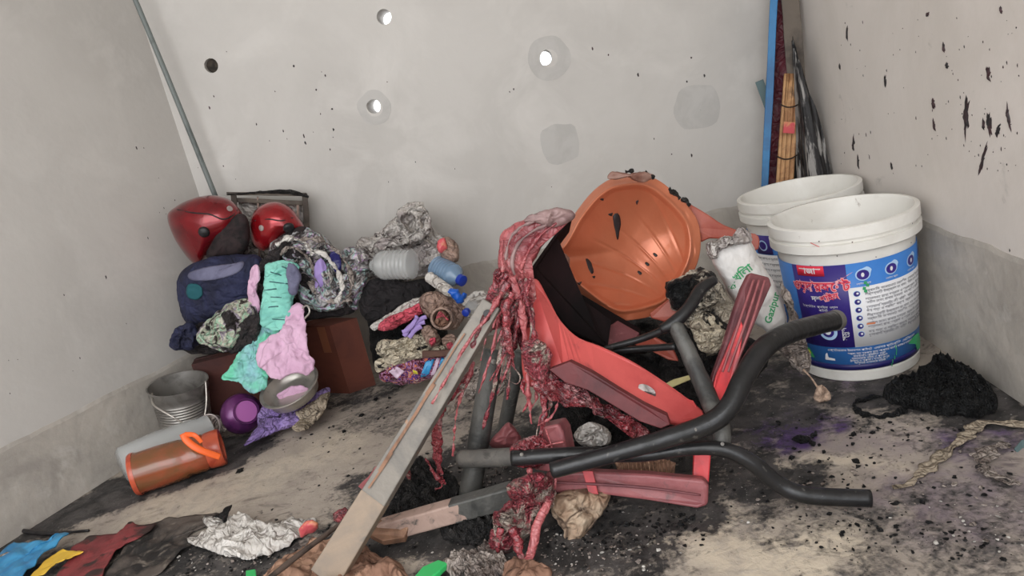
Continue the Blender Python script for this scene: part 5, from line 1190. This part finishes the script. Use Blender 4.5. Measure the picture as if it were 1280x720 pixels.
crumple('scorched_tip', [(758, 222), (768, 214), (785, 217), (800, 214), (820, 220), (812, 226), (798, 228), (785, 222), (770, 224)], 1.735, .012, M['browntip'], oc, amp=.005, freq=20, N=80, rings=10)
for i, pix in enumerate([[(782, 215), (792, 213)], [(806, 216), (812, 219), (818, 222)], [(836, 236), (844, 242), (850, 248)], [(852, 248), (858, 252), (862, 258)]]):
    ptube('char_crust', [(x, y, 1.735, 2.4) for x, y in pix], M['char'], oc, seg=7, n=12, amp=.005, nf=90)
crumple('curled_corner', [(680, 330), (690, 318), (705, 316), (712, 326), (706, 340), (692, 344), (682, 340)], 1.655, .018, M['browntip'], oc, amp=.004, freq=14, N=70, rings=10)['label'] = 'scorched brown curled corner'
slab('arm', [(850, 250, 1.80), (868, 258, 1.80), (885, 268, 1.79), (905, 281, 1.78), (930, 290, 1.77), (946, 293, 1.76), (950, 302, 1.755), (946, 314, 1.75), (934, 306, 1.76), (910, 300, 1.77), (888, 298, 1.78), (870, 300, 1.79)], .02, M['orangedark'], oc, smooth=True, n=50, bev=.005)
slab('lower_flap', [(812, 392, 1.66), (838, 372, 1.66), (846, 380, 1.65), (848, 396, 1.64), (830, 402, 1.65), (814, 398, 1.66)], .01, M['orangedark'], oc, bev=.003)
# ---- stuff lodged in the wreck
o = slab('blue_crate', [(738, 418, 1.82), (760, 410, 1.84), (850, 440, 1.78), (860, 470, 1.76), (845, 480, 1.74), (800, 472, 1.74), (752, 446, 1.76)], .10, M['blue'], None, bev=.006); tag(o, 'dark blue plastic crate behind the red rail', 'crate')
cloth('blue_scrap', 'dark blue plastic piece between the red rail and the melted skirt', [(684, 482), (705, 476), (725, 484), (722, 498), (702, 500), (686, 494)], 1.44, .012, M['blue'], cat='scrap', amp=.005, N=60, rings=8)
o = slab('yellow_strip', [(822, 484, 1.62), (842, 474, 1.62), (864, 468, 1.61), (866, 473, 1.61), (845, 482, 1.61), (826, 491, 1.61)], .008, M['yellowstrip'], None, bev=.002); tag(o, 'pale yellow plastic strip showing behind the red rail', 'strip')
cloth('dark_rubbish', 'black charred rubbish packed behind the red rail', [(700, 425), (760, 400), (800, 396), (850, 398), (880, 410), (905, 435), (925, 470), (915, 520), (880, 560), (800, 580), (720, 570), (690, 540), (680, 480)], 1.78, .12, M['char'], cat='rubbish', amp=.035, freq=14, jag=4, slope=.12)
cloth('dark_rubbish', 'black charred rubbish beneath the lower red plank', [(690, 600), (760, 600), (840, 600), (880, 615), (870, 640), (800, 650), (740, 650), (700, 640)], 1.50, .05, M['char'], cat='rubbish', amp=.03, freq=18, jag=4, slope=.1)
sk = thing('printed_sack', P(935, 420, 1.58), 'white woven sack with green lettering behind the red arm', 'sack')
skb = crumple('sack_body', [(884, 306), (900, 298), (918, 300), (934, 296), (944, 312), (956, 335), (968, 355), (977, 375), (984, 398), (978, 412), (962, 416), (948, 408), (930, 392), (914, 372), (900, 345), (890, 325)], 1.66, .06, M['paper'], sk, amp=.004, freq=8, jag=1, N=150)
crumple('sack_mouth', [(882, 306), (892, 298), (915, 294), (925, 284), (936, 290), (940, 302), (925, 306), (905, 312), (893, 325), (884, 318)], 1.64, .04, M['palecloth'], sk, amp=.014, freq=26, jag=2, N=110)['label'] = 'charred crumpled mouth of the sack'
def surf_text(s, px, py, size, ang, target, m, parent, name='lettering', bold=.0, e=.0015):
    t = bvh(target); ca, sa = math.cos(ang), math.sin(ang)
    def fn(x, y):
        X = px + (x * ca + y * sa) * size; Yp = py + (x * -sa * -1 * -1 + -y * ca) * size if False else py - (x * sa + y * ca) * size
        X = px + (x * ca - y * sa) * size
        h, n_ = hit(t, X, Yp)
        if h is None: h = P(X, Yp, 1.6)
        return h + (CAM - h).normalized() * e
    v, f = text_data(s, fn, 1.0, bold=bold)
    return mk(name, v, f, m, parent, False)
surf_text('Gazipur', 969, 386, 12.5, math.radians(74), skb, M['lgreen'], sk, bold=.02)
surf_text('খিলা', 931, 345, 14, math.radians(38), skb, M['lgreen'], sk, bold=.02)
surf_text('ক', 919, 361, 12, math.radians(38), skb, M['lgreen'], sk, bold=.01)
cloth('burnt_bundle', 'bundle of cream and charred black fabric between the orange shell and the sack', [(832, 356), (850, 344), (872, 336), (890, 338), (900, 352), (912, 375), (922, 395), (915, 420), (905, 436), (888, 446), (870, 440), (862, 420), (852, 400), (840, 385), (834, 370)], 1.62, .07, M['sackchar'], cat='bundle', amp=.024, freq=16, jag=3, N=170, rings=32)
cloth('cream_fabric', 'cream burnt fabric below the black part of the bundle', [(862, 398), (880, 390), (898, 400), (908, 415), (904, 432), (890, 442), (876, 438), (866, 420)], 1.565, .035, M['creamcloth'], cat='fabric', amp=.014, freq=24, N=110, rings=20)
cloth('charred_rag', 'black charred rag hanging from the left end of the burnt bundle', [(832, 362), (846, 348), (866, 346), (872, 360), (866, 380), (850, 392), (840, 380), (834, 372)], 1.56, .03, M['charblack'], cat='rag', amp=.018, freq=22, N=100, rings=18, jag=3)
cloth('grey_rag', 'dirty grey rag squeezed between the sack and the labelled bucket', [(976, 352), (986, 366), (994, 385), (1002, 412), (1010, 435), (1014, 460), (1004, 468), (985, 450), (968, 432), (972, 418), (986, 405), (984, 380)], 1.64, .03, M['greycloth'], cat='rag', amp=.018, freq=20, jag=2.5, N=140)
ptube('twine', [(1004, 462, 1.60, 1.4), (1012, 470, 1.60, 1), (1018, 478, 1.60, 1.2), (1024, 488, 1.60, 1.4)], M['twine'], None, seg=6)
tag(bpy.data.objects['twine'], 'short cord hanging from the grey rag by the bucket', 'cord')
cloth('rag_tassel', 'small beige burnt tassel at the end of the cord on the floor', [(1020, 484), (1028, 482), (1036, 490), (1038, 499), (1026, 503), (1018, 498)], 1.60, .018, M['twine'], cat='tassel', amp=.010, freq=40, N=60, rings=10)
cloth('black_wire', 'thin dark cable bundle under the sack', [(900, 440), (930, 420), (960, 440), (950, 470), (925, 480), (905, 470)], 1.66, .03, M['char'], cat='cable', amp=.02, N=80, rings=12)
cloth('white_bundle', 'white burnt cloth under the black tubes beside the melted skirt', [(718, 540), (735, 528), (755, 532), (764, 545), (760, 556), (735, 558), (720, 552)], 1.50, .03, M['whitecloth'], cat='cloth', amp=.016, freq=24, N=90, rings=14)
cloth('cream_paper', 'crumpled cream paper bag on the floor under the lower red plank', [(690, 622), (715, 612), (745, 608), (764, 616), (754, 640), (740, 658), (724, 676), (710, 680), (702, 660), (690, 642)], 1.36, .03, M['creampaper'], cat='paper', amp=.016, freq=12, jag=1.5, N=120, slope=.1)
r = thing('corrugated_board', P(805, 592, 1.44), 'brown corrugated board piece showing between the tubes and the lower plank', 'board')
slab('sheet', [(768, 576, 1.46), (810, 568, 1.46), (845, 578, 1.44), (842, 600, 1.42), (780, 602, 1.42)], .012, M['cardboard'], r, bev=.002)
for i in range(13):
    x = 774 + i * 5.2; ptube('flute', [(x, 574 + .1 * i, 1.447, 1.3), (x + 3, 598, 1.412, 1.3)], M['rust'], r, seg=6, n=4, smooth=False)
o = slab('green_bottle_shard', [(x, y, F(x, y, .022).y) for x, y in ((516, 722), (528, 708), (548, 699), (560, 703), (550, 713), (532, 726))], .012, M['greenplastic'], None, bev=.003); tag(o, 'bright green plastic shard on the burnt floor right of the cardboard', 'shard')
o = slab('green_bottle_shard', [(x, y, F(x, y, .018).y) for x, y in ((307, 713), (319, 711), (321, 724), (307, 726))], .008, M['greenplastic'], None, bev=.002); tag(o, 'small green plastic shard at the left edge of the cardboard', 'shard')
# ---- right side floor
cl = cloth('burnt_black_heap', 'black lumpy heap of burnt matter between the labelled bucket and the right wall', [(1104, 497), (1120, 486), (1150, 478), (1166, 462), (1178, 452), (1196, 462), (1222, 478), (1246, 500), (1240, 515), (1210, 521), (1170, 517), (1130, 508)], 1.6, .050, M['charblack'], cat='heap', amp=.020, freq=34, jag=3, N=200, rings=40, lat=.7, ground=.004)
ring = [F(1100 + 32 * math.cos(t), 508 + 12 * math.sin(t), .004) for t in [i * 6.283 / 24 for i in range(25)]]
o = tube('charred_ring', ring, .006, M['charblack'], None, seg=8, n=90, cap=False, amp=.008, nf=60, flat=.5); tag(o, 'black charred ring stuck flat on the floor in front of the black heap', 'ring')
def ribbon(name, pix, label, m, cat='strip', th=.003, amp=.004):
    n = 60; v = catmull([Vector((F(x, y).x, F(x, y).y, w)) for x, y, w in pix], n); vs, fs = [], []
    for i, q in enumerate(v):
        a, b = v[max(i - 1, 0)], v[min(i + 1, n - 1)]; t = Vector((b.x - a.x, b.y - a.y, 0)).normalized(); s = Vector((-t.y, t.x, 0)); w = max(.002, q.z * .8) * (1 + 1.1 * noise.noise(Vector((i * .30, q.x * 3, 0))))
        for k in range(7):
            f = k / 3 - 1; p = Vector((q.x, q.y, 0)) + s * w * f
            vs.append(p + Vector((0, 0, th + .004 + amp * (.6 + noise.noise(Vector((i * .3, f * 1.3, 0)))) + .4 * amp * noise.noise(Vector((i * .9, f * 3, 7))))))
    for i in range(n - 1):
        for k in range(6): a = i * 7 + k; fs.append((a, a + 1, a + 8, a + 7))
    o = mk(name, vs, fs, m); sd = o.modifiers.new('s', 'SOLIDIFY'); sd.thickness = th; sd.offset = -1; tag(o, label, cat); return o
ribbon('burnt_strap', [(1116, 614, .004), (1135, 610, .006), (1156, 592, .014), (1175, 575, .016), (1195, 560, .012), (1212, 545, .014), (1225, 533, .018), (1240, 532, .014), (1262, 534, .012), (1290, 536, .012)], 'long burnt beige strap curving over the floor to the right edge', M['beige'])
ribbon('burnt_strap', [(1276, 612, .006), (1250, 604, .008), (1230, 592, .012), (1230, 576, .018), (1246, 563, .016), (1264, 564, .008)], 'curled grey burnt strap near the right edge, below the long beige one', M['greycloth'])
o = slab('grey_board_end', [(1268, 560, 1.28), (1276, 550, 1.30), (1300, 545, 1.28), (1302, 590, 1.24), (1282, 582, 1.25)], .01, M['tealbd'], None, bev=.002); tag(o, 'grey green board corner at the right edge of the floor', 'board')
random.seed(8)
for i, (x, y, r_) in enumerate([(1003, 552, .014), (1016, 556, .009), (1018, 545, .008), (1067, 544, .006), (1070, 578, .007), (1030, 566, .006), (990, 573, .006), (1024, 557, .005), (1066, 556, .005), (300, 590, .010), (470, 500, .008), (452, 520, .008), (400, 515, .006), (430, 540, .006), (487, 498, .006)]):
    p = F(x, y); v, f = blob_data((p.x, p.y, r_ * .4), r_, .6, 2, .4, i)
    o = mk('char_lump', v, f, M['charblack'], None, False)
    tag(o, {0: 'largest black char lump on the floor before the labelled bucket', 3: 'small black char lump on the pale floor right of the purple stain', 4: 'small black char lump on the floor just above the lower tube end', 9: 'black char lump on the floor just right of the orange jar', 10: 'black char lump on the floor below the snack packet'}.get(i) or 'small black char lump lying loose on the %s' % ('grey floor before the buckets' if x > 900 else 'floor before the left heaps'), 'lump', 'char lumps on the %s floor' % ('right' if x > 900 else 'left'))
# ---- front left floor
o = tube('black_cable', [F(-25, 655, .006), F(20, 662, .006), F(60, 667, .006), F(111, 663, .005)], [.007, .007, .006, .003], M['black'], None, seg=8, amp=.002); tag(o, 'black cable end lying along the foot of the left wall', 'cable')
def sheet(name, pix, m, label, cat='sheet', lift=.004, th=.002, amp=.004, nf=18):
    pts = [F(x, y, 0) for x, y in pix]; N = 80
    b = resample(pts + [pts[0]], N, True); c = sum(b, Vector()) / N; vs, fs = [], []
    R = 14; vs.append(c)
    for k in range(1, R + 1):
        for q in b: vs.append(c.lerp(q, k / R) + (noise.noise_vector(q * 30) * .006 if k == R else Vector()))
    vs = [Vector((v.x, v.y, lift + abs(noise.noise(v * nf)) * amp * 2 + amp * .6 * abs(noise.noise(v * nf * 2.4)))) for v in vs]
    for j in range(N): fs.append((0, 1 + j, 1 + (j + 1) % N))
    for k in range(R - 1):
        a = 1 + k * N
        for j in range(N): fs.append((a + j, a + N + j, a + N + (j + 1) % N, a + (j + 1) % N))
    o = mk(name, vs, fs, m); sd = o.modifiers.new('s', 'SOLIDIFY'); sd.thickness = th; sd.offset = -1; tag(o, label, cat); return o
sheet('scorched_mat', [(160, 668), (190, 656), (215, 650), (255, 644), (285, 644), (275, 655), (245, 662), (236, 672), (240, 684), (220, 700), (200, 720), (150, 735), (120, 735), (150, 700)], M['darkmat'], 'scorched dark grey sheet on the floor under the white shirt', lift=.003, amp=.008)
sheet('red_mat', [(110, 678), (150, 672), (165, 657), (180, 662), (197, 660), (190, 668), (175, 680), (160, 686), (145, 695), (135, 712), (125, 740), (60, 740), (85, 712), (95, 690)], M['redmat'], 'torn dark red sheet lying flat beside the blue folder', lift=.012, amp=.006)
sheet('yellow_sheet', [(50, 722), (72, 704), (84, 697), (108, 701), (96, 706), (78, 714), (60, 728), (40, 735)], M['yellowfold'], 'yellow sheet sticking out from under the blue folder', lift=.022, amp=.004)
sheet('blue_folder', [(-8, 728), (10, 700), (22, 690), (50, 692), (70, 688), (83, 677), (92, 680), (82, 690), (66, 704), (46, 722), (30, 740), (-10, 745)], M['bluefold'], 'bent bright blue folder at the bottom left corner', cat='folder', lift=.030, th=.003, amp=.008)
cloth('grey_rag_corner', 'pale lilac grey rag behind the blue folder at the left edge', [(-10, 700), (4, 692), (18, 690), (20, 700), (8, 708), (-10, 712)], 1.78, .015, M['greycloth'], cat='rag', amp=.01, N=60, rings=8)
cloth('white_shirt', 'crumpled white shirt with soot marks on the floor left of the square tube', [(234, 674), (250, 666), (262, 664), (254, 652), (262, 647), (276, 652), (288, 645), (308, 648), (325, 656), (340, 662), (362, 658), (385, 648), (395, 648), (388, 660), (372, 672), (352, 684), (330, 694), (305, 697), (282, 694), (258, 687), (242, 680)], 1.63, .022, M['whitecloth'], cat='shirt', amp=.014, freq=13, slope=.36, jag=1.5, N=190, rings=32, st=(1, 1, 1), ground=.010)
cloth('charred_scrap', 'small black charred scrap above the white shirt', [(266, 646), (276, 640), (284, 634), (289, 632), (287, 640), (284, 650), (280, 660), (277, 648)], 1.70, .008, M['charblack'], cat='scrap', amp=.006, slope=.3, N=60, rings=8)
cloth('coral_cap', 'coral pink and orange plastic bit at the right tip of the white shirt', [(374, 664), (380, 653), (390, 650), (398, 656), (394, 664), (384, 668), (376, 672)], 1.56, .015, M['coral'], cat='cap', amp=.006, N=50, rings=8)
cloth('cardboard_scraps', 'crumpled torn brown cardboard on the floor under the stick and the square tube', [(318, 740), (336, 716), (356, 702), (372, 690), (392, 680), (412, 676), (440, 682), (462, 690), (490, 700), (508, 715), (500, 745), (400, 760), (340, 760)], 1.42, .030, M['cardboard'], cat='cardboard', amp=.020, freq=9, slope=.28, jag=3, N=190, rings=32, ground=.010)
o = tube('wooden_stick', [F(330, 728, .075), F(385, 685, .07), F(442, 643, .06)], [.006, .006, .004], M['stick'], None, seg=8, amp=.001); tag(o, 'thin dark stick lying across the cardboard at the front', 'stick')
cloth('maroon_flake', 'dark red melted flake behind the stick end', [(416, 644), (426, 637), (438, 640), (436, 650), (424, 654)], 1.56, .012, M['melt'], cat='flake', amp=.008, N=50, rings=8, ground=.010)
cloth('charred_lump', 'black charred clump right of the foot plate on the floor', [(552, 660), (570, 644), (600, 640), (622, 644), (630, 660), (610, 676), (575, 680), (556, 674)], 1.46, .03, M['char'], cat='clump', amp=.02, freq=26, slope=.25, jag=3, ground=.010)
cloth('charred_lump', 'black glossy burnt mass under the hanging strands by the square tube', [(470, 600), (490, 580), (520, 575), (560, 590), (575, 615), (560, 630), (510, 640), (480, 645), (462, 625)], 1.60, .03, M['char'], cat='clump', amp=.024, freq=24, slope=.3, jag=3, ground=.010)
cloth('ash_clump', 'grey white ash clump on the floor below the hanging melted mass', [(560, 700), (590, 690), (620, 684), (632, 700), (625, 722), (590, 728), (560, 718)], 1.36, .02, M['greycloth'], cat='ash', amp=.014, freq=30, slope=.3, jag=3, ground=.010)
cloth('brown_scrap', 'brown cardboard scrap beside the foot of the hanging melted strands', [(628, 710), (645, 702), (668, 706), (690, 714), (680, 728), (635, 728)], 1.30, .015, M['cardboard'], cat='scrap', amp=.01, slope=.3, N=70, rings=10, ground=.010)
# ---- loose crumbs of char and flakes of ash on the floor (uncountable)
random.seed(4)
def crumbs(name, areas, m, label, rmin, rmax, sub=1):
    parts = []
    for (x0, y0, x1, y1, sd, n) in areas:
        for _ in range(n):
            t = random.random(); x = x0 + (x1 - x0) * t + random.gauss(0, sd); y = y0 + (y1 - y0) * t + random.gauss(0, sd * .45)
            p = F(x, y)
            if p.y > 2.75 or p.y < .9: continue
            if (p - LA).dot(ln) < .02 or (p - RA).dot(rn) < .02: continue
            r_ = rmin + (rmax - rmin) * random.random() ** 3
            parts.append(blob_data((p.x, p.y, r_ * .3), r_, .45, sub, .5, random.random() * 9))
    o = join_bm(name, parts, m, None, False); tag(o, label, 'debris', kind='stuff'); return o
crumbs('char_crumbs', [(470, 640, 720, 610, 60, 520), (130, 700, 430, 690, 30, 260), (900, 590, 1240, 600, 60, 200), (700, 680, 860, 650, 35, 330), (1000, 530, 1230, 540, 22, 90), (300, 560, 560, 510, 26, 110), (1000, 660, 1260, 680, 40, 200)], M['charblack'], 'loose black char crumbs scattered over the sooty floor', .0010, .0055)
crumbs('ash_flakes', [(120, 705, 400, 700, 28, 60), (480, 610, 700, 600, 50, 100), (560, 690, 800, 690, 45, 130), (880, 650, 900, 600, 40, 20), (1160, 640, 1260, 660, 40, 40)], M['ash'], 'pale ash flakes scattered among the black soot', .0010, .004)
crumbs('grey_chips', [(480, 620, 640, 600, 45, 150), (600, 700, 760, 690, 35, 150), (940, 600, 1180, 620, 60, 110), (240, 700, 330, 690, 20, 40)], M['greycloth'], 'grey burnt chips and melted grit among the soot', .0015, .006)
